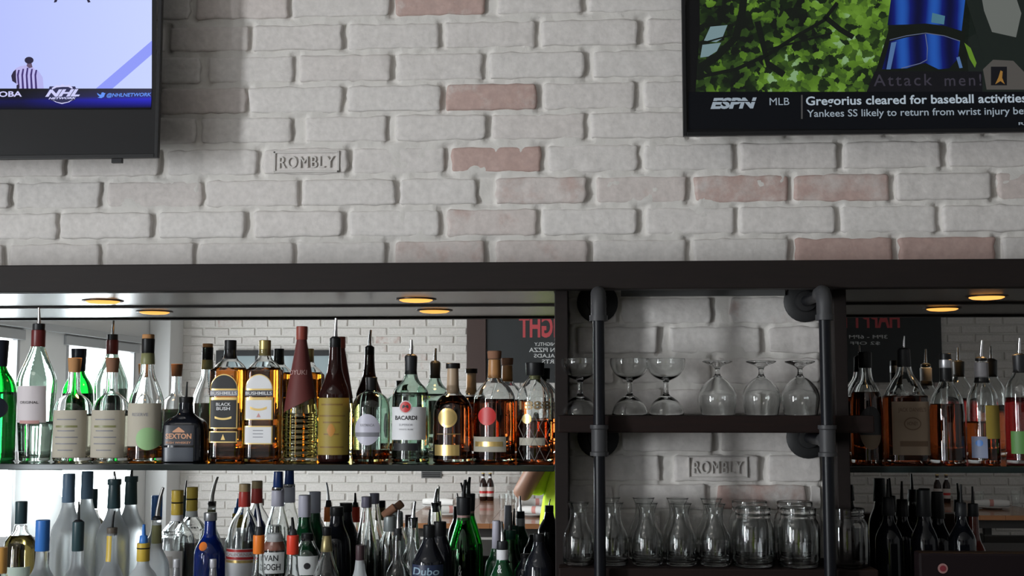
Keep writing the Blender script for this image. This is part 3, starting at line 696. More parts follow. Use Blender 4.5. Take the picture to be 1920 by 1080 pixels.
# ================================================================== bottles
def chaikin(p, n=2):
    for _ in range(n):
        q = [p[0]]
        for a, b in zip(p[:-1], p[1:]):
            q += [(a[0]*.75+b[0]*.25, a[1]*.75+b[1]*.25), (a[0]*.25+b[0]*.75, a[1]*.25+b[1]*.75)]
        q.append(p[-1]); p = q
    return p
class Bottle:
    def __init__(s, name, label, x, Y, base_z, prof, glass, liquid=None, group=None, sq=2., sq_from=None, dr=1., cat='bottle', seg=28, wall=.0024, solid=False, smooth=2):
        """prof: list (y_px, halfwidth_px) from lip to foot; base_z: height it stands on"""
        s.x, s.Y, s.k = x, Y, at(x+1, 755, Y).x-at(x, 755, Y).x
        p0 = at(x, 755, Y); s.X = p0.x; s.base = base_z
        s.root = empty(name, (s.X, Y, base_z), label, cat, group)
        s.sq, s.dr = sq, dr; s.base_patch = None
        pts = [(hw*s.k, s.z(y)) for y, hw in prof]; pts[-1] = (pts[-1][0], 0.0)
        s.zs = s.z(sq_from) if sq_from is not None else 99
        pts = chaikin(pts, smooth)
        s.prof = pts
        outer = [(r, z) for r, z in pts][::-1]                      # foot -> lip
        outer = [(outer[0][0]*.9, 0.0), (outer[0][0], .0025)]+[(r, z) for r, z in outer if z > .003]
        top = outer[-1]
        def xf(p, r, z, a):
            f = s.sec(a, z); return (p[0]*f, p[1]*f*(s.dr if z < s.zs else 1), p[2])
        if solid:
            prof3 = [(.0004, 0)]+outer+[(.0004, top[1])]
            V, Fc = lathe_vf(prof3, seg, xf)
        else:
            inner = [(max(r-wall, .0012), z) for r, z in outer if z > .010]
            inner = [(.0004, .009), (inner[0][0]*.75, .0093)]+inner
            inner[-1] = (inner[-1][0], top[1])
            s.inner = inner
            prof3 = [(.0004, 0)]+outer+inner[::-1]
            V, Fc = lathe_vf(prof3, seg, xf)
        me = mesh('glass_body', V, Fc); bm = bmesh.new(); bm.from_mesh(me); bmesh.ops.remove_doubles(bm, verts=bm.verts, dist=.00005); bmesh.ops.recalc_face_normals(bm, faces=bm.faces); bm.to_mesh(me); bm.free(); me.shade_smooth()
        s.body = link('glass_body', me, glass, s.root)
        if liquid and not solid:
            yl, lm = liquid; zl = s.z(yl)
            li = [(r+.0003, z) for r, z in s.inner if z < zl]
            rl = s.rad(zl)-wall+.0003
            li = [(.0004, li[0][1]-.0002)]+li[1:]+[(rl, zl), (.0004, zl)]
            V, Fc = lathe_vf(li, seg, xf); me = mesh('liquid', V, Fc); bm = bmesh.new(); bm.from_mesh(me); bmesh.ops.remove_doubles(bm, verts=bm.verts, dist=.00005); bmesh.ops.recalc_face_normals(bm, faces=bm.faces); bm.to_mesh(me); bm.free(); me.shade_smooth()
            link('liquid', me, lm, s.root)
    def z(s, y): return at(s.x, y, s.Y).z-s.base
    def rad(s, z):
        for (r0, z0), (r1, z1) in zip(s.prof[:-1], s.prof[1:]):
            if z0 >= z >= z1: return r0+(r1-r0)*((z0-z)/max(z0-z1, 1e-6))
        return s.prof[0][0] if z > s.prof[0][1] else s.prof[-1][0]
    def n_at(s, z): return s.sq if z < s.zs else 2.
    def sec(s, a, z):
        n = s.n_at(z)
        if n == 2: return 1.
        return (abs(math.cos(a))**n+abs(math.sin(a))**n)**(-1/n)
    def front(s, x, z, lift=.0004):
        n = s.n_at(z); a = s.rad(z)+lift; b = a*(s.dr if z < s.zs else 1); t = min(abs(x)/a, .9995)
        return -b*(1-t**n)**(1/n)
    def patch(s, name, mat, x0, x1, y0, y1, lift=.0005, top=None, bot=None, nx=16, nz=None):
        """print stuck on the front of the bottle; x in px from its axis, y in px"""
        xa, xb = x0*s.k, x1*s.k; za, zb = s.z(y1), s.z(y0); V, Fc = [], []
        nz = nz or max(2, int((zb-za)/.008))
        for i in range(nx+1):
            x = xa+(xb-xa)*(.5-.5*math.cos(math.pi*i/nx)); u = (x-xa)/(xb-xa)*2-1
            t, b = zb, za
            if top: t = zb-(zb-za)*top(u)
            if bot: b = za+(zb-za)*bot(u)
            for j in range(nz+1):
                z = b+(t-b)*j/nz; V.append((x, s.front(x, z, lift), z))
        for i in range(nx):
            for j in range(nz):
                a = i*(nz+1)+j; Fc.append((a, a+nz+1, a+nz+2, a+1))
        o = link(name, mesh(name, V, Fc, True), mat, s.base_patch if (lift > .0006 and s.base_patch) else s.root)
        if lift <= .0006 or s.base_patch is None: s.base_patch = o
        return o
    def disc(s, name, mat, cx, cy, r, lift=.0007):
        e = lambda u: .5-.5*math.sqrt(max(0, 1-u*u))
        return s.patch(name, mat, cx-r, cx+r, cy-r, cy+r, lift, e, e)
    def text(s, body, mat, x0, x1, y0, y1, bold=.01, lift=.0010, shear=0., name='label_lettering'):
        V, Fc = text_data(body, bold, shear); xa, xb = x0*s.k, x1*s.k; za, zb = s.z(y1), s.z(y0); W = []
        for u, v in V:
            x = (xa+xb)/2+u*(xb-xa); z = (za+zb)/2+v*(zb-za); W.append((x, s.front(x, z, lift), z))
        return link(name, mesh(name, W, Fc), mat, s.base_patch or s.root)
    def ring(s, name, mat, y0, y1, h0, h1=None, bev=.0012, seg=24):
        """cap, capsule or collar: pixel rows y0..y1, half widths h0 (top), h1 (bottom)"""
        h1 = h0 if h1 is None else h1
        zt, zb = s.z(y0), s.z(y1); r0, r1 = h0*s.k, h1*s.k; bv = min(bev, (zt-zb)*.3)
        return lathe(name, [(r1-bv*.5, zb), (r1, zb+bv), (r0, zt-bv), (r0-bv, zt)], mat, s.root, None, seg)
    def pourer(s, ytip, ybase, lean=0, mat=M_STEEL, r=2.2, cork=True, hb=8):
        zt, zb = s.z(ytip), s.z(ybase); k = s.k; h = zt-zb
        pts = [(0, 0, zb-.002), (lean*k*.12, 0, zb+h*.3), (lean*k*.5, -.002, zb+h*.7), (lean*k, -.004, zt)]
        tube('pour_spout', pts, [r*1.6*k, r*1.25*k, r*k, r*.8*k], mat, s.root, 10)
        if cork: lathe('pourer_collar', [(hb*k*.8, zb-.004), (hb*k, zb-.002), (hb*k, zb+.003), (hb*k*.55, zb+.007)], M_BLACKRUB, s.root, None, 18)
G_UP = 'bottles on the long glass shelf'
YU = 3.11
ZGs = ZG+.0003
# 1 green bottle at the left picture edge
b = Bottle('green_bottle', 'bright green glass bottle cut by the left picture edge on the glass shelf', -4, YU, ZGs, [(655, 10), (690, 11), (715, 28), (740, 33), (868, 33)], M_GREEN, (735, L_CLEAR), G_UP)
b.ring('screw_cap', P('ink_cap', (.012, .016, .03), .4), 638, 687, 16, 14); b.disc('round_label', P('ink_cap', (.012, .016, .03), .4), 4, 765, 24)
# 2 vermouth-like bottle with maroon capsule and pourer
b = Bottle('flared_bottle', 'clear flared bottle with maroon capsule, pour spout and pale label on the glass shelf', 68, YU, ZGs, [(612, 10), (648, 11), (668, 18), (705, 33), (722, 35), (795, 31), (868, 27)], M_GREENTINT, (790, L_CLEAR), G_UP)
b.ring('capsule', M_MAROON, 619, 650, 12.5, 12.5); b.pourer(577, 612, 0, M_STEEL, 2.4, True, 11); b.ring('pourer_seat', M_BLACKRUB, 607, 620, 11)
b.patch('paper_label', P('pale_pink_paper', (.66, .60, .62), .6), -27, 27, 724, 792); b.text('ORIGINAL', M_BLACKP, -17, 17, 752, 757)
b.patch('label_foot', P('pink_print', (.55, .30, .28), .6), -18, 18, 788, 794, .0009)
# 3, 4 corked bottles with cream labels
def corked(x, lab, corkm):
    b = Bottle('corked_bottle', lab, x, YU, ZGs, [(690, 10), (726, 10.5), (737, 12), (744, 21), (753, 30), (766, 33.5), (790, 34), (868, 34)], M_GLASS, (776, L_STRAW), G_UP)
    b.ring('cork_stopper', corkm, 671, 698, 12.5, 10.5); b.patch('paper_label', M_CREAM, -31, 31, 769, 857)
    for k, (yy, hw) in enumerate(((785, 18), (797, 20), (806, 16), (818, 21), (830, 20), (842, 14))): b.patch('label_line', M_GREYP if k != 1 else M_OLIVE, -hw, hw, yy, yy+2.0+(k == 1)*2, .0009)
    return b
corked(138, 'short corked bottle with cream label, first left of its twin', M_CORK)
corked(209, 'short corked bottle with cream label beside the tall green-dotted bottle', M_CORKDK)
# 5 tall bottle with green dot
b = Bottle('tall_bottle', 'tall clear bottle with black capsule and cream label bearing a green dot', 275, YU, ZGs, [(637, 11), (682, 12), (700, 12.5), (722, 22), (748, 31), (762, 32.5), (868, 32.5)], M_GLASS, (838, L_AMBER), G_UP)
b.ring('capsule', M_BLACKPL, 635, 663, 12, 11.5); b.ring('capsule_foot', M_OLIVE, 662, 683, 12, 13); b.ring('cork_top', M_CORK, 627, 636, 11)
b.patch('paper_label', M_CREAM, -31, 31, 756, 836); b.disc('green_dot', M_GREENDOT, 14, 822, 21, .0009); b.text('RESERVE', M_GREYP, -16, 14, 774, 780)
# 6 black hexagonal bottle
b = Bottle('black_flask_bottle', 'squat black six-sided bottle with copper lettering and a thin pour spout', 349, YU, ZGs, [(746, 12), (772, 13), (778, 17), (788, 33), (800, 38), (868, 38)], M_BLACKG, None, G_UP, sq=5, sq_from=783, dr=.8, solid=True)
b.ring('stopper', M_BLACKPL, 744, 762, 13, 12); b.pourer(716, 746, 2, M_BLACKPL, 1.6, False)
b.patch('front_panel', P('slate_print', (.022, .024, .033), .35), -31, 25, 797, 834); b.patch('front_panel', P('slate_print2', (.04, .048, .065), .3), -31, 25, 838, 864)
b.text('SEXTON', M_COPPER, -27, 21, 812, 822, .03, .0014); b.text('IRISH WHISKEY', M_COPPER, -26, 20, 827, 831, .01, .0014)
b.patch('emblem', M_COPPER, -14, 8, 800, 810, .0012, lambda u: abs(u)*.8)
# 7, 8 square whiskey bottles
def whiskey(x, lab, capm, c1, c2, cf, bush):
    b = Bottle('square_whiskey_bottle', lab, x, YU, ZGs, [(655, 11), (673, 12), (682, 24), (692, 31), (700, 32), (868, 32)], M_GLASS, (690, L_AMBER), G_UP, sq=6, sq_from=692, dr=.92)
    b.ring('screw_cap', capm, 638, 667 if not bush else 673, 11, 11)
    A = lambda u: .34*(1-math.sqrt(max(0, 1-u*u)))*1.0
    b.patch('label_border', M_GOLD, -28.5, 23.5, 702, 732, .0005, lambda u: 1-math.sqrt(max(0, 1-u*u)) if abs(u) > 0 else 0)
    b.patch('label_arch', c1, -26.5, 21.5, 704, 729, .0009, lambda u: 1-math.sqrt(max(0, 1-u*u)) if abs(u) > 0 else 0)
    b.patch('name_band', M_GREYP if bush else P('dark_slate_print', (.07, .07, .085), .5), -29, 24, 732, 743, .0006); b.text('BUSHMILLS', M_WHITE, -27, 22, 734.5, 740.5, .015, .0012)
    b.patch('label_border', M_GOLD, -29, 24, 745, 803 if bush else 787, .0005); b.patch('main_label', c1, -26.5, 21.5, 750, 801 if bush else 785.5, .0009)
    if bush:
        b.text('BLACK', M_WHITE, -16, 11, 755, 761, .01, .0014); b.text('BUSH', M_WHITE, -15, 10, 763, 769, .01, .0014)
        b.patch('label_scroll', M_GOLD, -18, 13, 780, 787, .0013, lambda u: .5*(1-u*u), lambda u: .4*u*u)
        b.patch('label_border', M_GOLD, -29, 24, 808, 829, .0005); b.patch('foot_label', c1, -26.5, 21.5, 810, 827, .0009); b.patch('foot_mark', M_GOLD, -6, 2, 813, 824, .0013, lambda u: abs(u))
    else:
        b.patch('label_scroll', M_GOLD, -18, 13, 762, 770, .0013, lambda u: .5*(1-u*u), lambda u: .4*u*u)
        b.patch('foot_mark', P('pale_red_print', (.6, .3, .28), .5), -6, 2, 774, 782, .0013, lambda u: abs(u))
        b.patch('label_border', M_GOLD, -29, 24, 798, 832, .0005); b.patch('foot_label', c1, -27, 22, 800, 830, .0009)
        for yy in (806, 812, 818): b.patch('label_line', M_GREYP, -12, 7, yy, yy+1.2, .0013)
whiskey(430, 'square amber whiskey bottle with black and gold label and black cap', M_BLACKPL, M_BLACKP, None, None, True)
whiskey(495, 'square amber whiskey bottle with white label and gold screw cap', P('brass_cap', (.45, .36, .14), .35, metal=.6), M_WHITE, None, None, False)
# 9 cone bottle wrapped in dark red paper over ribbed glass
b = Bottle('cone_bottle', 'cone-shaped bottle wrapped in dark red paper over ribbed golden glass', 564, YU, ZGs,
           [(634, 8), (660, 12), (770, 31)]+[(y, 30+(3.2 if i % 2 else 0)) for i, y in enumerate(range(776, 866, 5))]+[(868, 32)], M_GLASS, (690, L_GOLD), G_UP, smooth=1)
b.ring('stopper', P('red_wax', (.30, .06, .04), .45), 612, 637, 10.5, 10.5)
V, Fc = [], []; seg = 28
for i in range(9):
    for k in range(seg):
        a = 2*math.pi*k/seg; yb = 760+15*-math.cos(a)*1.0; y = 634+(yb-634)*i/8; z = b.z(y); r = b.rad(z)+.0012; V.append((r*math.cos(a), r*math.sin(a), z))
for i in range(8):
    for k in range(seg): Fc.append((i*seg+k, i*seg+(k+1) % seg, (i+1)*seg+(k+1) % seg, (i+1)*seg+k))
link('paper_wrap', mesh('paper_wrap', V, Fc, True), M_REDWRAP, b.root)
b.text('OYUKI', P('rose_print', (.50, .30, .28), .5), -20, 14, 694, 703, .01, .0022)
# 10 dark bottle with ochre label
b = Bottle('dark_bottle', 'dark brown bottle with ochre label and tall steel pour spout', 627, YU, ZGs, [(640, 10), (690, 12), (712, 19), (732, 27), (745, 29), (868, 29)], M_BROWN, None, G_UP, solid=True)
b.ring('neck_capsule', M_BLACKPL, 634, 652, 10.5, 10.5); b.pourer(597, 636, 2, M_STEEL, 3, True, 9)
b.patch('paper_label', M_YELLOW, -28.5, 28.5, 746, 852)
for yy, hw in ((757, 20), (778, 24), (790, 16), (812, 14), (836, 22)): b.patch('label_line', P('brown_print', (.22, .13, .03), .5), -hw, hw, yy, yy+3, .0009)
b.patch('emblem', P('amber_print', (.50, .22, .04), .5), -8, 8, 794, 818, .0010, lambda u: .5*u*u, lambda u: .5*u*u)
# 11 jar-like round bottle
b = Bottle('round_bottle', 'short round clear bottle with pale oval label and a little brown rum', 696, YU, ZGs, [(716, 9), (730, 9.5), (735, 13), (740, 24), (750, 32), (764, 35), (800, 35.5), (850, 35), (868, 33)], M_GREENTINT, (843, L_REDRUM), G_UP)
b.ring('stopper', M_BLACKPL, 707, 734, 11, 10)
e = lambda u: .5-.5*math.sqrt(max(0, 1-u*u))
b.patch('oval_label', M_LAV, -25, 22, 776, 834, .0006, e, e); b.patch('label_band', M_GREYP, -24, 21, 810, 818, .0009); b.text('XAYMACA', M_GREYP, -15, 12, 794, 799)
# 12 white rum
b = Bottle('white_rum_bottle', 'clear greenish rum bottle with white label and round red bat emblem', 770, YU, ZGs, [(672, 10.5), (700, 11), (716, 16), (728, 30), (740, 34.5), (868, 34.5)], M_GREENTINT, (736, L_CLEAR), G_UP)
b.ring('pourer_seat', M_BLACKRUB, 668, 702, 12, 11); b.pourer(637, 669, 1, M_STEEL, 3, True, 11)
b.patch('paper_label', M_WHITE, -33, 31, 763, 824); b.disc('emblem_rim', P('pale_ring', (.6, .55, .55), .5), -5, 763, 12, .0012); b.disc('red_emblem', M_RED, -5, 763, 10, .0018)
b.patch('bat_mark', M_BLACKP, -11, 1, 759, 766, .0022, lambda u: .45*(1-abs(math.sin(u*3))), lambda u: .45*(1-abs(u)))
b.text('BACARDI', M_BLACKP, -25, 16, 779, 787, .025); b.text('SUPERIOR', P('grey_text', (.35, .35, .38), .5), -17, 9, 794, 798); b.text('WHITE RUM', P('grey_text', (.35, .35, .38), .5), -17, 9, 803, 806)
b.patch('lower_label', M_BLACKP, -28, 18, 830, 844)
# 13 dark rum with gold seal
b = Bottle('gold_seal_rum_bottle', 'dark rum bottle with round gold seal and gold foot label', 849, YU, ZGs, [(690, 10), (735, 11), (745, 26), (760, 35), (775, 36.5), (868, 36.5)], M_GLASS, (742, L_DKRUM), G_UP)
b.ring('stopper', M_BLACKPL, 681, 691, 13.5); b.ring('neck_band', P('tan_foil', (.45, .33, .22), .4), 690, 738, 10.5, 11.5)
b.disc('gold_seal', M_GOLD, -6, 783, 18, .001); b.disc('seal_face', P('old_gold', (.5, .36, .14), .35, metal=.5), -6, 783, 14, .0016); b.patch('foot_label', M_GOLD, -31, 16, 833, 853); b.patch('label_line', P('dull_bronze', (.2, .13, .05), .5), -26, 18, 812, 814)
# 14 amber rum with red seal
b = Bottle('red_seal_rum_bottle', 'amber rum bottle with round red seal and pale foot label', 927, YU, ZGs, [(676, 11), (712, 12), (722, 26), (738, 37), (752, 39), (868, 39)], M_GLASS, (748, L_REDRUM), G_UP)
b.ring('cork_stopper', M_CORKDK, 658, 673, 13.5, 12.5); b.ring('neck_label', P('amber_foil', (.45, .22, .08), .4), 674, 709, 11.5, 12.5)
b.disc('red_seal', M_RED, -11, 780, 17, .001); b.patch('foot_label', P('grey_gold_paper', (.40, .37, .30), .5), -38, 24, 818, 846); b.patch('label_band', M_GOLD, -34, 18, 827, 836, .001)
# 15 etched bottle
b = Bottle('etched_bottle', 'clear bottle with etched diamond net and raised year on the shelf end', 1003, YU, ZGs, [(700, 10), (708, 11), (716, 20), (730, 31), (745, 34.5), (868, 34.5)], M_GLASS, (788, L_REDRUM), G_UP)
b.ring('stopper', M_BLACKPL, 680, 704, 18, 17); b.ring('neck_foil', M_OLIVE, 703, 712, 9.5, 10)
b.text('1888', P('gilt_relief', (.45, .33, .18), .3, metal=.4), -28, 30, 752, 768, .01, .001, name='raised_year'); b.patch('paper_label', P('grey_gold_paper', (.40, .37, .30), .5), -28, 20, 820, 834); b.disc('gold_dot', M_GOLD, -14, 785, 9)
M_ETCH = P('etched_glass_line', (.30, .30, .30), .3, trans=.3)
for k in range(-2, 4):
    for sgn in (1, -1):
        pts = []
        for t in range(9):
            yy = 778+t*10.5; xx = (k*20+sgn*(t*5)-(20 if sgn > 0 else -20))
            if abs(xx) < 33: z = b.z(yy); x = xx*b.k; pts.append((x, b.front(x, z, .0006), z))
        if len(pts) > 2: tube('etched_line', pts, .0005, M_ETCH, b.root, 5)
# right-hand shelf
G_RT = 'bottles on the right glass shelf'
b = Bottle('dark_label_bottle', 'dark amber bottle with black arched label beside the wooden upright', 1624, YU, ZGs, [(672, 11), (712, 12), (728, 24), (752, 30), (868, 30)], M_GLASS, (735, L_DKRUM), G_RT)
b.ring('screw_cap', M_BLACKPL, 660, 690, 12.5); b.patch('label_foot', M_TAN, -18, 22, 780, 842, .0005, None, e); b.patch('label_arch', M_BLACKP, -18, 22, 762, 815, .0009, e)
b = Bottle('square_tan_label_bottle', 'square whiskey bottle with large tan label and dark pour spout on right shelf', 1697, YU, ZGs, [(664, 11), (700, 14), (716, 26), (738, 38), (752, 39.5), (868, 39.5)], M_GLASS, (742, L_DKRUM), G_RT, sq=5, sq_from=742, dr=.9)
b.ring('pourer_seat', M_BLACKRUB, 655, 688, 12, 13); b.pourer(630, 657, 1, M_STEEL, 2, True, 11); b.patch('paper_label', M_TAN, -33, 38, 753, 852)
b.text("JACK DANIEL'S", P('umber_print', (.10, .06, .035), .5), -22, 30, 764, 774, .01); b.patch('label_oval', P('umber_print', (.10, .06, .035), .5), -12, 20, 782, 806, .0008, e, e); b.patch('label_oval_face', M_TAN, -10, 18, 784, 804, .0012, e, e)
b.patch('label_band', P('umber_print', (.10, .06, .035), .5), -20, 32, 826, 836, .0009); b.text('HONEY', P('umber_print', (.10, .06, .035), .5), -6, 14, 790, 797, .01, .0018)
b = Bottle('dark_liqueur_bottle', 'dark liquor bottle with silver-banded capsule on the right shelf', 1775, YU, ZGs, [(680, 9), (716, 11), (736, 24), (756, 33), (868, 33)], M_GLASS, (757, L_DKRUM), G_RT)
b.ring('capsule', M_BLACKPL, 663, 716, 11, 12); b.ring('capsule_band', P('dull_silver', (.4, .4, .42), .35, metal=.6), 674, 690, 11.6, 11.9)
b = Bottle('pale_capsule_bottle', 'clear bottle of amber spirit with pale capsule and steel pour spout', 1842, YU, ZGs, [(674, 11), (716, 13), (732, 24), (750, 30), (868, 30)], M_GLASS, (790, L_REDRUM), G_RT)
b.ring('capsule', P('dim_grey_foil', (.26, .25, .26), .45), 679, 708, 13, 13); b.ring('capsule_foot', M_BLACKPL, 708, 718, 13, 14); b.pourer(638, 674, 2, M_STEEL, 2.4, True, 11); b.patch('paper_label', M_YELLOW, -4, 27, 760, 822); b.patch('foot_label', P('pale_blue_print', (.22, .25, .36), .5), -27, -2, 818, 858); b.disc('blue_mark', M_BLUEPL, -16, 830, 6, .001)
b = Bottle('red_liqueur_bottle', 'red liqueur bottle with black pourer and green label at right edge', 1914, YU, ZGs, [(668, 10), (700, 12), (716, 24), (735, 30), (868, 30)], M_GLASS, (745, L_RED), G_RT)
b.ring('pourer_seat', M_BLACKRUB, 665, 699, 13, 12); b.pourer(634, 668, 1, M_STEEL, 2.6, True, 11); b.patch('paper_label', P('leaf_green_print', (.07, .20, .04), .5), -26, 28, 808, 850)
b = Bottle('amber_bottle', 'amber bottle with pour spout just past the right picture edge', 1986, YU, ZGs, [(668, 10), (700, 12), (716, 24), (735, 30), (868, 30)], M_GLASS, (760, L_REDRUM), G_RT)
b.ring('pourer_seat', M_BLACKRUB, 662, 699, 13, 12); b.pourer(632, 664, 1, M_STEEL, 2.4, True, 11)

# ---- lower bottles: rear row on the riser, middle and front rows on the counter
G_LO = 'bottles crowded along the back bar counter'
YR, YMID, YF_ = 3.298, 3.13, 2.96
ZR, ZF = ZTIER+.0003, ZC+.0003
def rear(name, lab, x, prof, glass, liq=None, **k): return Bottle(name, lab, x, YR, ZR, prof, glass, liq, G_LO, **k)
def mid(name, lab, x, prof, glass, liq=None, **k): return Bottle(name, lab, x, YMID, ZF, prof, glass, liq, G_LO, **k)
def frt(name, lab, x, prof, glass, liq=None, **k): return Bottle(name, lab, x, YF_, ZF, prof, glass, liq, G_LO, **k)
b = rear('frosted_vodka_bottle', 'frosted white vodka bottle with blue-grey capsule below the corked bottles', 134, [(930, 10), (950, 11), (972, 18), (990, 28), (1010, 30), (1200, 30)], M_FROSTW, None, solid=True); b.ring('capsule', P('slate_blue_foil', (.14, .22, .32), .4), 888, 942, 11, 11.5)
b = rear('frosted_vodka_bottle', 'frosted white vodka bottle with dark teal capsule below the green-dotted bottle', 219, [(945, 10.5), (958, 11), (976, 17), (994, 28), (1012, 30), (1200, 30)], M_FROST, None, solid=True); b.ring('capsule', M_TEAL, 902, 953, 10.5, 12); b.ring('capsule_rim', M_TEAL, 898, 909, 12.5); b.pourer(884, 900, 0, M_STEEL, 2.4, False)
b = rear('gin_bottle', 'broad clear gin bottle with ochre banded cap and grey label', 337, [(960, 10), (978, 11), (985, 18), (1000, 29), (1018, 33), (1200, 33)], M_GLASS, None, sq=4, sq_from=1000, dr=.8)
b.ring('screw_cap', M_YELCAP, 919, 941, 10.8); b.ring('cap_band', M_BLACKPL, 941, 943.5, 10.6); b.ring('screw_cap_foot', M_YELCAP, 943.5, 965, 10.8); b.ring('neck_collar', M_WHITE, 965, 977, 10.8, 11.5); b.patch('paper_label', P('grey_beige_paper', (.48, .46, .44), .6), -30, 20, 1030, 1110); b.patch('label_emblem', P('beige_print', (.33, .30, .27), .6), -20, 2, 1040, 1062, .0009)
b = mid('blue_gin_bottle', 'cobalt blue bottle with silver cap and small orange sun mark', 399, [(975, 10), (1004, 11), (1014, 19), (1030, 27), (1045, 29), (1260, 29)], M_BLUE, (1012, L_CLEAR))
b.ring('screw_cap', P('brushed_silver', (.45, .46, .48), .3, metal=.8), 961, 976, 12); b.ring('neck_sleeve', P('pale_silver', (.62, .62, .66), .25, metal=.5), 978, 1004, 9.5, 10.5); b.disc('orange_mark', M_ORANGE, -6, 1022, 8, .0008)
b = rear('ribbon_label_bottle', 'clear bottle with red and gold cap and red striped white label', 462, [(945, 9.5), (958, 11), (975, 22), (1000, 31), (1200, 31)], M_GLASS, None)
b.ring('cap_top', P('dull_gold_cap', (.42, .30, .16), .4), 907, 922, 10.5); b.ring('capsule', P('crimson_foil', (.48, .05, .04), .35), 921, 950, 10.5, 11)
b.patch('white_label', M_WHITE, -30, 26, 1026, 1120); b.patch('red_stripe', M_RED, -30, 26, 1027, 1032, .0009); b.patch('red_stripe', M_RED, -30, 26, 1041, 1046, .0009); b.patch('gold_stripe', M_GOLD, -30, 26, 1047, 1052, .0009); b.text('CALIFORNIA', P('rose_print', (.50, .30, .28), .5), -26, 22, 1033.5, 1039.5, .01)
b = rear('blue_cap_bottle', 'tall clear bottle with blue cap and pale lavender neck band', 524, [(925, 10), (952, 11), (976, 18), (1000, 24), (1200, 24)], M_GLASS, None)
b.ring('screw_cap', M_NAVY, 884, 914, 8.5, 9.5); b.ring('cap_rim', M_STEEL, 913, 919, 11.5); b.ring('neck_band', M_LAV, 919, 949, 11.5, 12)
b = rear('lavender_capsule_bottle', 'dark green bottle with pale lavender capsule on the riser', 574, [(950, 10), (985, 11), (1000, 17), (1025, 24), (1200, 24)], M_GREENDK, None, solid=True)
b.ring('capsule', M_LAV, 928, 969, 11.3, 11.5); b.ring('neck_sleeve', M_STEEL, 969, 984, 10, 11)
b = rear('black_cap_bottle', 'black bottle with wide black stopper near the middle of the lower row', 634, [(965, 11), (985, 13), (1000, 20), (1020, 27), (1200, 27)], M_BLACKG, None, solid=True); b.ring('stopper', M_BLACKPL, 950, 967, 12.5)
b = rear('cone_neck_bottle', 'clear bottle with tapering neck and small grey-violet cap', 689, [(950, 8), (985, 13), (1010, 18), (1035, 21), (1200, 21)], M_GLASS, None); b.ring('screw_cap', P('grey_violet_cap', (.15, .14, .19), .4), 931, 951, 9.5)
b = rear('tilted_cork_bottle', 'clear bottle with grey foil neck and a cork stopper set askew', 733, [(966, 10), (996, 11), (1012, 18), (1030, 21), (1200, 21)], M_GLASS, None); b.ring('foil_neck', P('grey_foil', (.30, .33, .33), .35, metal=.3), 968, 996, 11.5, 12)
ck = lathe('cork_stopper', [(.009, -.022), (.011, -.02), (.011, .016), (.009, .018)], M_CORKDK, b.root, (.0, 0, b.z(958)), 16); ck.rotation_euler = (0, R(52), 0)
b = rear('green_conical_bottle', 'bright green bottle with conical shoulders and black pour spouts', 870, [(955, 11.5), (976, 12.5), (990, 17), (1010, 23), (1030, 28), (1045, 29), (1200, 29)], M_GREEN, (1030, L_CLEAR)); b.ring('pourer_seat', M_BLACKRUB, 932, 965, 14, 13); b.ring('neck_band', P('blush_band', (.50, .30, .28), .5), 965, 975, 12.3); b.pourer(900, 934, 3, M_BLACKPL, 3.2, False); b.text('&', M_WHITE, -7, 0, 1056, 1078, .01)
b.pourer(905, 934, -5, M_BLACKPL, 2, False)
b = mid('amber_spirit_bottle', 'wide amber bottle with pale label behind the orange capped one', 47, [(985, 11), (998, 13), (1008, 22), (1020, 29), (1260, 30)], M_GLASS, (1004, L_GOLD)); b.ring('screw_cap', M_TEAL, 940, 982, 10.5); b.patch('paper_label', P('mint_paper', (.5, .6, .52), .6), -18, 26, 1060, 1120)
b = frt('orange_cap_bottle', 'bottle with long orange capsule in the front row at left edge', 13, [(1060, 9), (1078, 10), (1100, 24), (1120, 27), (1300, 27)], M_GLASS, None); b.ring('capsule', P('amber_capsule', (.62, .32, .08), .45), 1026, 1075, 10.5)
b = frt('blue_capsule_bottle', 'frosted bottle with long bright blue capsule in the front row', 88, [(1028, 10.5), (1064, 12), (1078, 20), (1100, 31), (1300, 31)], M_FROST, None, solid=True); b.ring('capsule', M_BLUEPL, 975, 1033, 12.5, 12.5)
b = frt('frosted_pourer_bottle', 'frosted bottle with dark capsule and black pour spout between blue and yellow necks', 154, [(1028, 9.5), (1062, 10.5), (1076, 20), (1098, 29), (1300, 29)], M_FROST, None, solid=True); b.ring('capsule', M_TEAL, 978, 1033, 10.5); b.pourer(940, 980, 1, M_BLACKPL, 1.8, True, 9)
b = frt('yellow_neck_bottle', 'frosted bottle with yellow neck label and thin dark pour spout', 217, [(995, 9), (1052, 10), (1068, 17), (1096, 28), (1300, 28)], M_FROST, None, solid=True); b.patch('neck_label', M_YELCAP, -7, 3, 1004, 1052, .0006); b.ring('pourer_seat', P('bronze_collar', (.12, .10, .08), .4), 989, 1003, 9.5, 9); b.pourer(958, 991, 5, M_BLACKPL, 1.6, False)
b = frt('blue_spout_bottle', 'white bottle with ochre cap and blue pour spout in the front row', 276, [(1045, 10), (1062, 11), (1074, 22), (1090, 28), (1300, 29)], M_FROSTW, None, solid=True); b.ring('screw_cap', M_YELCAP, 1018, 1052, 11.5); b.ring('cap_band', M_BLACKPL, 1026, 1029, 11.9); b.pourer(983, 1018, 1, M_BLUEPL, 3.2, False); b.ring('spout_seat', M_BLUEPL, 1004, 1019, 7, 8)
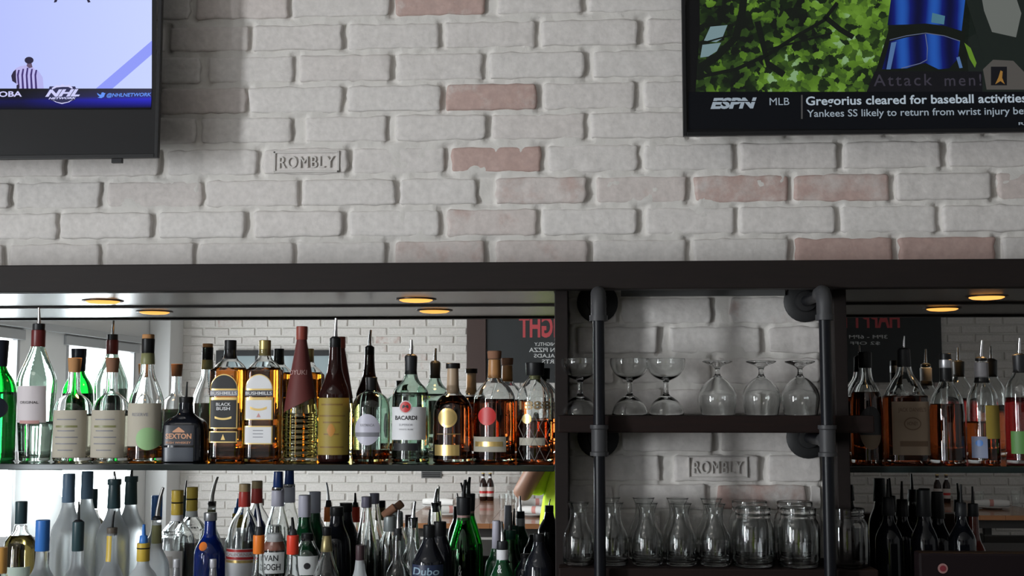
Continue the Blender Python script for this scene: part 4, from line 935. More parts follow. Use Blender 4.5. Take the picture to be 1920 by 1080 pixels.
b = mid('olive_neck_bottle', 'white bottle with olive neck and long slanted steel pour spout', 300, [(980, 8), (1026, 9), (1040, 16), (1062, 26), (1260, 27)], M_FROSTW, None, solid=True); b.ring('neck_capsule', M_OLIVE, 984, 1028, 8.5, 9.5); b.pourer(914, 972, 11, P('dull_steel', (.35, .34, .33), .35, metal=.8), 3.2, True, 8)
for x, lab in ((338, 'bottle with small silver cap in front of the gin bottle'), (406, 'bottle with small silver cap in front of the blue bottle')):
    b = frt('silver_cap_bottle', lab, x, [(1064, 5.5), (1090, 8), (1110, 22), (1130, 26), (1300, 26)], M_GLASS, None); b.ring('small_cap', P('white_silver', (.7, .7, .75), .25, metal=.4), 1048, 1064, 6)
    b.ring('neck_sleeve', P('pale_silver', (.62, .62, .66), .25, metal=.5), 1064, 1088, 4.6, 5.6)
b = mid('artist_label_bottle', 'clear vodka bottle with white lettered label between orange and red caps', 519, [(985, 12), (1002, 13), (1014, 20), (1032, 27), (1260, 27)], M_GLASS, None); b.ring('neck_collar', M_WHITE, 1000, 1016, 13.5, 15); b.ring('stopper', P('rust_cap', (.35, .12, .08), .45), 1015, 1031, 17, 20)
b.patch('white_label', P('pale_grey_label', (.60, .62, .62), .6), -24, 22, 1033, 1072); b.text('VAN', M_BLACKP, -13, 13, 1038, 1049, .012); b.text('GOGH', M_BLACKP, -17, 17, 1054, 1066, .012)
b = frt('orange_neck_bottle', 'clear bottle with bright orange cap and slanted pale pour spout', 490, [(1034, 9), (1078, 11), (1100, 22), (1120, 25), (1300, 25)], M_GLASS, None); b.ring('orange_cap', M_ORANGE, 1003, 1038, 10.5); b.ring('pourer_seat', M_BLACKRUB, 987, 1004, 6, 8); b.pourer(945, 988, -6, P('pale_silver', (.62, .62, .66), .25, metal=.5), 2.4, False)
b = frt('red_neck_bottle', 'clear bottle with bright red cap and black pour spout', 553, [(1034, 9), (1076, 11), (1098, 22), (1120, 25), (1300, 25)], M_GLASS, None); b.ring('red_cap', P('bright_red_cap', (.75, .06, .03), .35), 1003, 1039, 11); b.ring('pourer_seat', M_BLACKRUB, 992, 1004, 6, 8); b.pourer(970, 996, -1, M_BLACKPL, 2.8, False)
b = mid('artist_label_bottle', 'clear vodka bottle with white printed label behind the red cap', 580, [(1010, 11), (1020, 14), (1034, 24), (1050, 28), (1260, 28)], M_GLASS, None); b.ring('stopper', M_BLACKPL, 1000, 1014, 11); b.patch('white_label', P('pale_grey_label', (.60, .62, .62), .6), -25, 23, 1040, 1075); b.disc('print_mark', M_BLACKP, 6, 1058, 6)
b = frt('conical_collar_bottle', 'clear conical bottle with dark stopper and gilt collar in front', 616, [(1010, 8), (1036, 10), (1060, 17), (1085, 26), (1300, 27)], M_GLASS, None); b.ring('stopper', M_BLACKPL, 988, 1004, 8); b.ring('gilt_collar', P('aged_gilt', (.30, .25, .12), .35, metal=.6), 1004, 1034, 8, 11)
b = frt('white_neck_bottle', 'white-necked bottle with dark brown cap in the front row', 678, [(1050, 8), (1078, 11), (1100, 24), (1300, 25)], M_FROSTW, None, solid=True); b.ring('screw_cap', P('brown_cap', (.06, .035, .04), .4), 1022, 1056, 7.8)
b = frt('slim_neck_bottle', 'clear round-shouldered bottle with slim neck and steel pour spout', 748, [(1000, 8.5), (1052, 9.5), (1064, 18), (1082, 25), (1300, 25)], M_GLASS, None); b.ring('pourer_seat', M_BLACKRUB, 990, 1013, 7.5, 6); b.pourer(955, 992, 2, M_STEEL, 2.5, False)
b = mid('spouted_bottle', 'clear long-necked bottle with steel spout behind the black label bottle', 776, [(970, 9), (1020, 10), (1040, 18), (1060, 23), (1260, 23)], M_GLASS, None); b.ring('pourer_seat', M_BLACKRUB, 970, 990, 8, 6); b.pourer(940, 972, 4, M_STEEL, 3, False)
b = frt('blue_print_bottle', 'black bottle with blue lettered label near the middle', 806, [(985, 9), (1012, 11), (1028, 18), (1046, 29), (1058, 31), (1300, 31)], M_BLACKG, None, solid=True); b.ring('capsule', M_BLACKPL, 984, 1014, 11, 11); b.patch('paper_label', P('night_blue_label', (.02, .03, .07), .4), -30, 28, 1056, 1120); b.text('Dubo', P('sky_print', (.30, .42, .52), .5), -27, 22, 1061, 1075, .015, shear=.1); b.pourer(955, 986, 2, M_BLACKPL, 2.2, False)
b = mid('black_spout_bottle', 'black bottle with thin dark spout next to the green bottle', 826, [(980, 9), (1005, 11), (1022, 20), (1045, 24), (1200, 24)], M_BLACKG, None, solid=True); b.ring('capsule', M_BLACKPL, 978, 1006, 12); b.pourer(950, 980, -4, M_BLACKPL, 1.6, False)
b = frt('green_wine_bottle', 'dark green bottle with white neck band and steel spout', 942, [(1024, 10), (1054, 10.5), (1068, 17), (1090, 26), (1300, 27)], M_GREENDK, None, solid=True); b.ring('pourer_seat', M_BLACKRUB, 1014, 1030, 10, 10.5); b.ring('neck_band', M_WHITE, 1030, 1052, 10.8); b.pourer(978, 1015, -1, M_STEEL, 2.8, False); b.text('&', M_WHITE, -8, 0, 1058, 1072, .01)
b = mid('lavender_neck_bottle', 'green bottle with long pale lavender capsule left of white neck band', 931, [(1028, 9), (1040, 11), (1060, 24), (1260, 25)], M_GREENDK, None, solid=True); b.ring('capsule', M_LAV, 976, 1034, 7.5, 8.5)
b = rear('green_cap_bottle', 'slim green bottle with dark green cap and black spout', 958, [(1008, 8.5), (1040, 9), (1060, 18), (1080, 24), (1200, 24)], M_GREEN, (1030, L_CLEAR)); b.ring('screw_cap', P('bottle_green_cap', (.012, .06, .04), .35), 994, 1011, 9.5); b.pourer(961, 996, 1, M_BLACKPL, 2, False)
b = frt('black_shoulder_bottle', 'black bottle with long sloping shoulders beside the wooden upright', 1010, [(1005, 9), (1030, 12), (1050, 24), (1070, 29), (1300, 29)], M_BLACKG, None, solid=True); b.ring('stopper', M_BLACKPL, 1000, 1016, 10.5); b.pourer(985, 1002, 3, M_STEEL, 1.4, False)
b = mid('short_black_bottle', 'short black bottle behind the sloping black bottle', 985, [(1045, 9), (1056, 12), (1075, 24), (1260, 25)], M_BLACKG, None, solid=True); b.ring('stopper', M_BLACKPL, 1038, 1050, 9)
# right-hand counter group
def dark_spout(x, y0, y1, y2, hw, lab, row, glass=M_BLACKG):
    b = row('dark_spout_bottle', lab, x, [(y2-8, hw-1), (y2+12, hw), (y2+34, 23), (y2+52, 26), (1260, 26)], glass, None, solid=True); b.ring('pourer_seat', M_BLACKRUB, y1, y2, hw, hw+2)
    if y0 < y1: b.pourer(y0, y1+2, 0, M_BLACKPL, 2.4, False)
    return b
dark_spout(1660, 898, 932, 966, 10, 'shadowy bottle with black spout right of the glass jar', mid)
dark_spout(1686, 902, 936, 968, 10, 'shadowy bottle with black spout second from the glass jar', lambda *a, **k: Bottle(*a[:3], YR, ZF, a[3], a[4], None, G_LO, **k))
dark_spout(1726, 918, 918, 968, 12, 'shadowy bottle with broad tall black cap', mid)
dark_spout(1752, 922, 922, 972, 11, 'shadowy bottle with tall black cap beside its broader twin', lambda *a, **k: Bottle(*a[:3], YR, ZF, a[3], a[4], None, G_LO, **k))
dark_spout(1796, 908, 942, 968, 9, 'shadowy bottle with thin spout left of the red-necked one', mid)
b = rear('red_neck_dark_bottle', 'dark bottle with reddish neck and pour spout in the right corner', 1818, [(966, 9), (1010, 10), (1030, 20), (1050, 25), (1200, 25)], P('dark_red_glass', (.12, .02, .012), .08), None, solid=True)
b.ring('pourer_seat', M_BLACKRUB, 944, 968, 9.5, 10); b.pourer(912, 946, -1, M_BLACKPL, 2.2, False)
b.root.location.z = ZF; 
for ch in b.root.children:
    if ch.name.startswith('glass_body'):
        for v in ch.data.vertices:
            if v.co.z > .02: v.co.z += ZR-ZF
    else: ch.location.z += ZR-ZF
# dark bin with round badge at lower right
pb = at(1722, 1036, 2.84); pc = at(2080, 1036, 2.84)
bn = empty('countertop_bin', ((pb.x+pc.x)/2, 2.86, ZC), 'black countertop bin with a round pink badge at lower right', 'bin')
box('bin_body', pb.x, pc.x, 2.84, 2.885, ZC+.0005, pb.z, P('dark_maroon_lacquer', (.010, .006, .007), .5, spec=.2), bn, .006, bn.location)
q = at(1768, 1066, 2.837)
for r_, mt, nm, dd in ((9, P('dusty_pink_badge', (.30, .16, .15), .5), 'round_badge', .0), (5.5, P('deep_red_badge', (.18, .02, .03), .5), 'badge_centre', -.001)):
    V = [(q.x+r_*pxs(2.84)*math.cos(a), 2.838+dd, q.z+r_*pxs(2.84)*math.sin(a)) for a in [2*math.pi*k/20 for k in range(20)]]
    fix(link(nm, mesh(nm, V, [tuple(range(20))]), mt, bn))

# ================================================================== glassware on the pier shelves
def glassware(name, lab, group, x, Y, base_z, prof, inner, cat='glass', seg=32):
    """prof, inner: (y_px, halfwidth_px) outlines; a closed glass shell, standing on base_z"""
    k = at(x+1, 755, Y).x-at(x, 755, Y).x; X = at(x, 755, Y).x
    yb = max(p[0] for p in prof)
    f = lambda L: [(max(h*k, .0004), (yb-y)*k) for y, h in L]
    pr = chaikin(f(prof), 2)+chaikin(f(inner), 2)
    V, Fc = lathe_vf(pr, seg); me = mesh(name, V, Fc)
    bm = bmesh.new(); bm.from_mesh(me); bmesh.ops.remove_doubles(bm, verts=bm.verts, dist=.00003); bmesh.ops.recalc_face_normals(bm, faces=bm.faces); bm.to_mesh(me); bm.free(); me.shade_smooth()
    return tag(link(name, me, M_GLASS, None, (X, Y, base_z)), lab, cat, group)
ZS1, ZS2 = ZW1+.0003, ZW2+.0003
coupe_o = [(746, 0), (748, 12), (755, 23), (766, 30), (778, 32.5), (778, 34.5), (766, 32), (754, 25), (745, 14), (740, 5), (724, 4), (714, 5), (710, 16), (703, 27), (692, 34), (681, 37.5), (672, 36.5)]
coupe_i = [(672, 36.5), (672, 35), (681, 36), (692, 32.4), (702, 25.5), (708, 14), (710, 0)]
for x, lab in ((1088, 'stemmed coupe glass standing left of the pipe upright'), (1181, 'stemmed coupe glass just right of the left pipe'), (1249, 'stemmed coupe glass next to the upturned snifters')):
    glassware('coupe_glass', lab, 'coupe glasses on the upper pier shelf', x, 2.93, ZS1, coupe_o, coupe_i)
sn_o = [(778, 31), (760, 34.5), (742, 36.5), (725, 31), (712, 18), (706, 8), (700, 4.5), (690, 4.5), (684, 12), (679, 28), (675, 29), (674, 0)]
sn_i = [(704, 0), (708, 8), (716, 18), (728, 29.5), (742, 35), (760, 33), (778, 29.5), (778, 31)]
for x, lab in ((1346, 'upturned brandy snifter beside the coupe glasses'), (1428, 'upturned brandy snifter in the middle of three'), (1501, 'upturned brandy snifter beside the right pipe upright')):
    glassware('brandy_snifter', lab, 'upturned snifters on the upper pier shelf', x, 2.93, ZS1, sn_i[:-1][::1]+[], [(778, 29.5)]+sn_o)
ca_o = [(1062, 0), (1062, 27), (1055, 29), (1015, 29), (1003, 27), (990, 20), (975, 15.5), (962, 15), (952, 18), (947, 21)]
ca_i = [(947, 21), (947, 19), (953, 16.3), (962, 13.2), (976, 13.8), (991, 18.5), (1004, 25.2), (1016, 27.2), (1052, 27), (1056, 22), (1056, 0)]
for i, x in enumerate((1083, 1147, 1211, 1274, 1337)):
    glassware('glass_carafe', ['front glass carafe against the left wooden upright', 'front glass carafe behind the left pipe', 'front glass carafe, third from the left upright', 'front glass carafe, second from the jars', 'front glass carafe touching the jars'][i], 'carafes on the lower pier shelf', x, 2.905, ZS2, ca_o, ca_i)
    if i: glassware('glass_carafe', ['', 'rear glass carafe behind the left pipe', 'rear glass carafe, second from the left pipe', 'rear glass carafe, third from the left pipe', 'rear glass carafe nearest the jars'][i], 'carafes on the lower pier shelf', x-6, 3.0, ZS2, ca_o, ca_i)
ja_o = [(1062, 0), (1062, 36), (1055, 39.5), (990, 40), (978, 37), (972, 32), (966, 33.5), (963, 32), (958, 33.5), (952, 33)]
ja_i = [(952, 33), (952, 31), (960, 31), (972, 30), (980, 35), (991, 38), (1052, 37.5), (1056, 32), (1056, 0)]
for i, x in enumerate((1408, 1492, 1582)):
    glassware('glass_jar', ['front wide glass jar next to the carafes', 'front wide glass jar left of the right pipe', 'front wide glass jar at the right shelf end'][i], 'wide jars on the lower pier shelf', x, 2.895, ZS2, ja_o, ja_i, 'jar')
    if i < 2: glassware('glass_jar', ['rear wide glass jar next to the carafes', 'rear wide glass jar by the right pipe'][i], 'wide jars on the lower pier shelf', x-6, 3.01, ZS2, ja_o, ja_i, 'jar')

# ================================================================== the room seen in the mirrors
def mirrored_text(name, body, pxl, pxr, py0, py1, Yr, mat, parent, bold=.01):
    """lettering on a board that faces the mirror; pixel box as it shows in the mirror"""
    V, Fc = text_data(body, bold); a, b2 = atm(pxl, (py0+py1)/2, Yr), atm(pxr, (py0+py1)/2, Yr)
    zt, zb = atm((pxl+pxr)/2, py0, Yr).z, atm((pxl+pxr)/2, py1, Yr).z; cx, W = (a.x+b2.x)/2, b2.x-a.x
    return fix(link(name, mesh(name, [(cx-u*W, Yr, (zt+zb)/2+v*(zt-zb)) for u, v in V], Fc), mat, parent))
YBD = FAR_Y+.05
p0, p1 = atm(875, 700, YBD), atm(1768, 717, YBD)
M_BOARD = P('charcoal_board', (.022, .024, .026), .6); M_BFRAME = P('brown_board_frame', (.05, .028, .024), .5)
M_RED2 = P('dusty_red_lettering', (.45, .06, .07), .6); M_CHALK = P('chalk_white', (.55, .55, .56), .7)
bd = empty('menu_board', (.2, FAR_Y+.02, p1.z), 'dark menu board with red LATE NIGHT heading on the far brick wall', 'menu board')
box('board_face', p0.x+.17, 1.5, FAR_Y+.008, YBD-.002, p1.z, 3.1, M_BOARD, bd, 0, bd.location)
box('board_frame', p0.x, p0.x+.17, FAR_Y+.008, YBD+.02, p1.z, 3.1, M_BFRAME, bd, .004, bd.location)
mirrored_text('heading_lettering', 'LATE NIGHT', 973, 1146, 592, 633, YBD, M_RED2, bd, .03)
for body, l_px, r_px, y0, y1 in (('NIGHTLY', 1002, 1041, 642, 648.5), ('PAN PIZZA', 992, 1056, 652, 660), ('SALADS', 1001, 1046, 663.5, 670.5), ('DESSERTS', 1016, 1076, 674, 681.5)):
    mirrored_text('menu_lettering', body, l_px, r_px, y0, y1, YBD, M_CHALK, bd)
bd = empty('menu_board', (2.4, FAR_Y+.02, p1.z), 'dark menu board with red HAPPY HOUR heading seen in the right mirror', 'menu board')
box('board_face', 1.68, p1.x, FAR_Y+.008, YBD-.002, p1.z, 3.1, M_BOARD, bd, 0, bd.location)
mirrored_text('heading_lettering', 'HAPPY HOUR', 1502, 1687, 575, 615.5, YBD, M_RED2, bd, .03)
mirrored_text('menu_lettering', '3PM - 6PM', 1592, 1664, 628, 635, YBD, M_CHALK, bd); mirrored_text('menu_lettering', '$2 OFF', 1594, 1650, 640.5, 647, YBD, M_CHALK, bd)
# black framed triple pane picture on the far wall
q0, q1 = atm(412, 657, FAR_Y+.03), atm(632, 742, FAR_Y+.03)
fp = empty('framed_panes', ((q0.x+q1.x)/2, FAR_Y+.02, q1.z), 'black framed panel of three grey panes on the far brick wall', 'frame')
box('backing', q0.x, q1.x, FAR_Y+.006, FAR_Y+.02, q1.z, q0.z, M_BLACKPL, fp, 0, fp.location)
M_GPANE = P('grey_reflective_pane', (.30, .36, .38), .08)
for k in range(3):
    xa = q0.x+(q1.x-q0.x)*k/3+.035; xb = q0.x+(q1.x-q0.x)*(k+1)/3-.035
    box('pane', xa, xb, FAR_Y+.02, FAR_Y+.026, q1.z+.04, q0.z-.05, M_GPANE, fp, 0, fp.location)
for k in range(4):
    xc = q0.x+(q1.x-q0.x)*k/3; box('frame_bar', xc-.03, xc+.03, FAR_Y+.02, FAR_Y+.045, q1.z, q0.z, M_BLACKPL, fp, .003, fp.location)
for zc in (q0.z-.025, q1.z+.02): box('frame_rail', q0.x, q1.x, FAR_Y+.02, FAR_Y+.048, zc-.025, zc+.025, M_BLACKPL, fp, .003, fp.location)
# dark vent plate
v0 = atm(809, 890, FAR_Y+.01)
vp = empty('wall_vent', (v0.x, FAR_Y+.005, v0.z), 'small dark grey vent plate on the far brick wall', 'vent')
box('vent_plate', v0.x-.09, v0.x+.09, FAR_Y+.005, FAR_Y+.012, v0.z-.03, v0.z+.03, P('vent_grey', (.12, .12, .12), .5), vp, .002, vp.location)
for k in range(3): box('vent_slat', v0.x-.08, v0.x+.08, FAR_Y+.012, FAR_Y+.017, v0.z-.02+k*.016, v0.z-.012+k*.016, M_BLACKPL, vp, 0, vp.location)
# tables
M_TABLE = wood('chestnut_tabletop', (.22, .095, .045), (.33, .15, .07), .22, 6, .3)
M_TLEG = P('black_table_leg', (.02, .018, .018), .5)
def table(x0, x1, y0, y1, z, lab):
    t = empty('dining_table', ((x0+x1)/2, (y0+y1)/2, 0), lab, 'table'); og = t.location; n = 5
    for k in range(n): box('tabletop_plank', x0+(x1-x0)*k/n+.001, x0+(x1-x0)*(k+1)/n-.001, y0, y1, z-.035, z, M_TABLE, t, .002, og)
    box('apron', x0+.06, x1-.06, y0+.06, y1-.06, z-.10, z-.0355, M_TLEG, t, .003, og)
    for x in (x0+.07, x1-.13):
        for y in (y0+.07, y1-.13): box('leg', x, x+.06, y, y+.06, 0, z-.1005, M_TLEG, t, .003, og)
    return t
TZ = .75
tx0, tx1 = at(800, 940, 10.3).x, at(1042, 940, 10.3).x
table(tx0, tx1, FAR_Y+.06, FAR_Y+2.35, TZ, 'long chestnut dining table set against the far brick wall')
rx0, rx1 = at(1700, 960, 10.3).x, at(1925, 960, 10.3).x
table(rx0, rx1, FAR_Y+.06, FAR_Y+1.5, TZ, 'chestnut dining table below the menu board end on the right')
def beer(px, dy, lab):
    p = atm(px, 930, FAR_Y+dy); e = empty('beer_bottle', (p.x, FAR_Y+dy, TZ+.0003), lab, 'beer bottle', 'beer bottles on the far tables')
    lathe('glass_body', [(.028, 0), (.031, .004), (.031, .135), (.026, .16), (.0135, .185), (.0125, .222), (.0145, .224), (.0145, .228), (.010, .23)], M_BROWN, e, None, 20)
    lathe('paper_label', [(.0315, .035), (.0316, .036), (.0316, .115), (.0315, .116)], P('white_red_label', (.62, .55, .52), .6), e, None, 20, False)
    lathe('label_stripe', [(.032, .062), (.032, .082)], M_RED, e, None, 20, False)
    lathe('neck_label', [(.0145, .19), (.0145, .205)], M_WHITE, e, None, 16, False); lathe('bottle_cap', [(.0145, .226), (.016, .227), (.0145, .233), (.004, .234)], M_GOLD, e, None, 16)
beer(906, .30, 'brown beer bottle on the long far table, farther from the person'); beer(919, .30, 'brown beer bottle on the long far table, nearer the person')
beer(1758, .3, 'brown beer bottle on the right far table, left one'); beer(1775, .3, 'brown beer bottle on the right far table, right one')
def place_setting(px, dy, rot, lab1, lab2):
    p = atm(px, 950, FAR_Y+dy); e = empty('dinner_plate', (p.x, FAR_Y+dy, TZ+.0003), lab1, 'plate', 'plates on the far tables')
    lathe('plate_dish', [(.07, 0), (.075, .004), (.13, .016), (.132, .02), (.128, .02), (.075, .009), (.001, .008)], P('white_china', (.72, .72, .72), .25), e, None, 24, True)
    nk = empty('rolled_napkin', (p.x, FAR_Y+dy, TZ+.0165), lab2, 'napkin', 'napkins on the far tables'); nk.rotation_euler = (0, 0, R(rot))
    tube('cloth_roll', [(-.13, 0, .026), (-.06, 0, .028), (.06, 0, .028), (.13, 0, .026)], [.022, .027, .027, .022], P('white_linen', (.75, .72, .70), .85), nk, 12)
    tube('red_stripe', [(-.02, 0, .0285), (.01, 0, .0285)], .0275, P('pale_red_stripe', (.62, .28, .25), .8), nk, 12)
place_setting(822, 1.0, 15, 'white plate at the left near place of the long table', 'rolled napkin at the left wall-side place of the long table'); place_setting(846, 1.75, -20, 'white plate at the left front place of the long table', 'rolled napkin at the left front place of the long table')
place_setting(1008, 1.0, -12, 'white plate at the right wall-side place of the long table', 'rolled napkin at the right wall-side place of the long table'); place_setting(1003, 1.75, 14, 'white plate at the right front place of the long table', 'rolled napkin at the right front place of the long table')
place_setting(1860, .9, 5, 'white plate on the right far table', 'rolled napkin on the right far table')
def tumbler(px, dy, lab):
    p = atm(px, 950, FAR_Y+dy)
    V, Fc = lathe_vf([(.0004, 0), (.030, 0), (.038, .12), (.036, .12), (.0285, .006), (.0004, .006)], 20); me = mesh('water_tumbler', V, Fc, True); bm = bmesh.new(); bm.from_mesh(me); bmesh.ops.remove_doubles(bm, verts=bm.verts, dist=.0005); bmesh.ops.recalc_face_normals(bm, faces=bm.faces); bm.to_mesh(me); bm.free(); me.set_sharp_from_angle(angle=R(35))
    tag(link('water_tumbler', me, M_GLASS, None, (p.x, FAR_Y+dy, TZ+.0003)), lab, 'glass', 'water glasses on the far tables')
tumbler(944, 1.2, 'water glass in the middle of the long far table'); tumbler(962, 1.35, 'water glass beside the elbow on the long far table'); tumbler(958, .8, 'water glass near the wall on the long far table')
tumbler(1836, .7, 'water glass at the left of the right far table'); tumbler(1905, .6, 'water glass at the right of the right far table')
def chair(x, y, rz, lab):
    t = empty('dining_chair', (x, y, 0), lab, 'chair', 'dark chairs at the far tables'); t.rotation_euler = (0, 0, rz)
    M_CH = P('black_chair_wood', (.016, .014, .013), .45)
    box('seat', -.21, .21, -.21, .21, .43, .47, M_CH, t, .01)
    for sx in (-1, 1):
        for sy in (-1, 1): box('leg', sx*.18-.018, sx*.18+.018, sy*.18-.018, sy*.18+.018, 0, .43, M_CH, t, .003)
        box('back_post', sx*.18-.018, sx*.18+.018, .165, .195, .471, .88, M_CH, t, .004)
    box('backrest', -.16, .16, .168, .19, .62, .87, M_CH, t, .006)
chair(atm(1880, 1000, -.5).x, -.5, 0, 'black wooden chair at the right far table')
# bright globe lamp by the window
gp = atm(62, 905, -1.98)
gl = empty('globe_lamp', (ROOM_L+.30, -1.98, 0), 'dazzling white globe lamp standing between the left windows', 'lamp')
lathe('lamp_base', [(.14, 0), (.15, .008), (.15, .02), (.02, .03)], M_BLACKPL, gl, None, 24); tube('lamp_pole', [(0, 0, .03), (0, 0, gp.z-.165)], .012, M_BLACKPL, gl, 12)
lathe('lamp_globe', [(max(.17*math.sin(a), .002), gp.z-.17*math.cos(a)) for a in [math.pi*k/14 for k in range(15)]], emission('lamp_white', (.85, .95, 1.0), 16), gl, None, 28)
# bar counter in front of the guest
br = empty('bar_counter', (-.3, 1.2, 0), 'dark bar counter between guest and back bar', 'counter')
box('bar_top', -3.0, 3.4, 1.0, 1.6, .93, .97, M_DARKWOOD, br, .006, br.location); box('bar_front', -2.95, 3.35, 1.15, 1.23, 0, .9295, M_DARKWOOD, br, .004, br.location)

# ================================================================== the person taking the picture (seen in the mirror)
M_SKIN = P('skin', (.27, .135, .085), .5); M_NEON = P('neon_yellow_shirt', (.50, .72, .02), .75); M_JEANS = P('dark_jeans', (.02, .025, .04), .8); M_HAIR = P('dark_hair', (.02, .013, .01), .6)
add_bump(M_NEON, 14, .5, .02, 3)
def skin_mesh(name, verts, edges, radii, mat, parent, root=0, sub=2):
    me = bpy.data.meshes.new(name); me.from_pydata(verts, edges, []); o = bpy.data.objects.new(name, me); C.objects.link(o)
    md = o.modifiers.new('skin', 'SKIN'); md.use_smooth_shade = True; md.use_x_symmetry = False
    for i, sv in enumerate(me.skin_vertices[0].data):
        r = radii[i]; sv.radius = r if isinstance(r, tuple) else (r, r); sv.use_root = (i == root)
    sb = o.modifiers.new('sub', 'SUBSURF'); sb.levels = sub; sb.render_levels = sub
    bpy.context.view_layer.update(); dg = bpy.context.evaluated_depsgraph_get(); m2 = bpy.data.meshes.new_from_object(o.evaluated_get(dg)); bpy.data.objects.remove(o)
    m2.name = name; m2.materials.clear(); m2.shade_smooth(); return link(name, m2, mat, parent)
PY = -.30
pr = empty('person', (0.0, PY, 0), 'person in neon yellow shirt and dark trousers holding a camera up to the face', 'person')
# joints (local to the person's base; +y towards the mirror)
hz = EYE                                   # eye height
V = [(0, 0, .95), (0, 0, 1.12), (0, .0, 1.28), (0, -.01, 1.40), (0, 0, 1.47), (0, .015, 1.53),             # pelvis, waist, chest, upper chest, neck, head base
     (0, .02, 1.60), (0, .02, 1.70)]
E = [(i, i+1) for i in range(7)]
Rr = [(.155, .11), (.14, .10), (.155, .11), (.13, .09), (.055, .055), (.062, .07), (.078, .098), (.06, .075)]
def limb(pts, rad, start):
    b0 = len(V); V.extend(pts); Rr.extend(rad); E.append((start, b0)); E.extend([(b0+i, b0+i+1) for i in range(len(pts)-1)])
elbow = {-1: (-.365, .07, 1.068), 1: (.355, .07, 1.09)}
wrist = {-1: (-.115, .185, hz-.10), 1: (.115, .185, hz-.09)}
for s in (-1, 1):
    limb([(s*.165, -.01, 1.385), (s*.25, .02, 1.27), elbow[s], ((elbow[s][0]+wrist[s][0])/2*1.03, .135, (elbow[s][2]+wrist[s][2])/2), wrist[s]], [.066, .060, .056, .054, .034], 3)
    limb([(s*.095, 0, .86), (s*.10, .01, .68), (s*.105, .02, .50), (s*.11, 0, .28), (s*.115, -.02, .09), (s*.12, .10, .035)], [.095, .085, .062, .058, .042, .038], 0)
body = skin_mesh('body', V, E, Rr, M_SKIN, pr)
# hands: palm and five fingers folded round the camera
for s in (-1, 1):
    w0 = Vector(wrist[s]); HV, HE, HR = [tuple(w0), tuple(w0+Vector((-s*.022, .03, .035))), tuple(w0+Vector((-s*.03, .045, .062)))], [(0, 1), (1, 2)], [.026, (.034, .02), (.036, .018)]
    for k in range(4):
        bq = w0+Vector((-s*.030, .050+.002*k, .052+.014*(k-.5))); b0 = len(HV); ln = (.9, 1., .95, .75)[3-k]
        HV += [tuple(bq), tuple(bq+Vector((-s*.024*ln, .022, .004))), tuple(bq+Vector((-s*.046*ln, .020, .004))), tuple(bq+Vector((-s*.060*ln, .006, .002)))]; HE += [(2, b0), (b0, b0+1), (b0+1, b0+2), (b0+2, b0+3)]; HR += [.0095, .009, .0085, .0075]
    b0 = len(HV); HV += [tuple(w0+Vector((-s*.028, .012, .045))), tuple(w0+Vector((-s*.045, .002, .060))), tuple(w0+Vector((-s*.066, 0, .064)))]; HE += [(1, b0), (b0, b0+1), (b0+1, b0+2)]; HR += [.0115, .010, .0085]
    skin_mesh('hand', HV, HE, HR, M_SKIN, pr, sub=2)
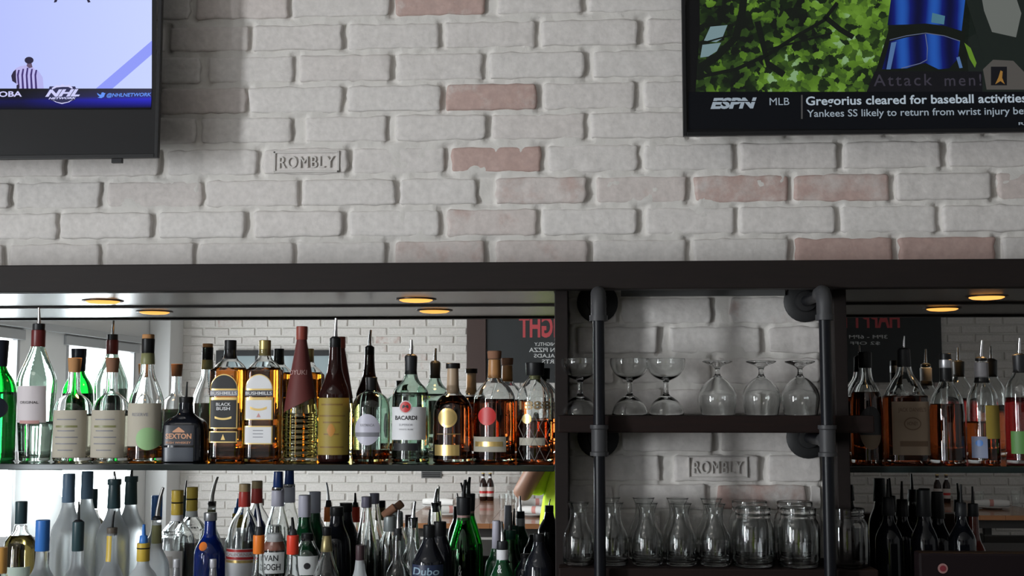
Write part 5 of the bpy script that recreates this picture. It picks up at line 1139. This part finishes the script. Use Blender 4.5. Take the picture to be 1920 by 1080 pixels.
# shirt with short sleeves, trousers, shoes
SV = [(0, 0, .80), (0, 0, .96), (0, 0, 1.13), (0, 0, 1.28), (0, -.01, 1.39), (0, -.005, 1.455)]; SE = [(i, i+1) for i in range(5)]; SR = [(.30, .17), (.285, .165), (.25, .15), (.21, .14), (.15, .105), (.07, .065)]
for s in (-1, 1):
    b0 = len(SV); SV += [(s*.17, -.01, 1.39), (s*.25, -.01, 1.24), (s*.318, .0, 1.075)]; SE += [(4, b0), (b0, b0+1), (b0+1, b0+2)]; SR += [.085, .088, .085]
skin_mesh('shirt', SV, SE, SR, M_NEON, pr)
TV = [(0, 0, .93), (0, 0, .99)]; TE = [(0, 1)]; TR = [(.165, .12), (.16, .115)]
for s in (-1, 1):
    b0 = len(TV); TV += [(s*.098, 0, .84), (s*.104, .01, .68), (s*.108, .02, .50), (s*.112, 0, .28), (s*.116, -.02, .10)]; TE += [(0, b0)]+[(b0+i, b0+i+1) for i in range(4)]; TR += [.108, .10, .078, .074, .068]
    skin_mesh('shoe', [(s*.118, -.05, .045), (s*.12, .05, .045), (s*.122, .15, .035)], [(0, 1), (1, 2)], [(.048, .045), (.05, .042), (.045, .032)], M_BLACKRUB, pr)
skin_mesh('trousers', TV, TE, TR, M_JEANS, pr)
skin_mesh('hair', [(0, -.035, 1.62), (0, -.03, 1.69), (0, .01, 1.745), (0, .055, 1.735)], [(0, 1), (1, 2), (2, 3)], [(.085, .075), (.088, .09), (.075, .06), (.055, .03)], M_HAIR, pr)
for s in (-1, 1):
    lathe('eye', [(max(.012*math.sin(a), .0005), -.012*math.cos(a)) for a in [math.pi*k/8 for k in range(9)]], M_WHITE, pr, (s*.032, .105, 1.615), 12)
    lathe('ear', [(max(.018*math.sin(a), .0005), -.03*math.cos(a)) for a in [math.pi*k/8 for k in range(9)]], M_SKIN, pr, (s*.082, .01, 1.60), 10)
skin_mesh('nose', [(0, .112, 1.61), (0, .128, 1.575), (0, .112, 1.565)], [(0, 1), (1, 2)], [.009, .014, .010], M_SKIN, pr)
tube('mouth', [(-.025, .103, 1.537), (0, .112, 1.534), (.025, .103, 1.537)], [.003, .006, .003], P('lip', (.30, .11, .09), .5), pr, 8)
# the camera held by the person, just behind the viewpoint
hc = empty('handheld_camera', (0, -.075, EYE-.045), 'small black camera held up by the person in neon yellow', 'camera')
box('camera_body', -.06, .06, -.022, .022, 0, .08, M_BLACKPL, hc, .006)
ln = lathe('lens_barrel', [(.026, 0), (.028, .002), (.028, .03), (.024, .034), (.022, .03), (.001, .024)], M_BLACKRUB, hc, (0, .021, .042), 24); ln.rotation_euler = (-math.pi/2, 0, 0)
lathe('shutter_button', [(.006, 0), (.006, .004), (.004, .005)], M_STEEL, hc, (.04, 0, .0795), 14)
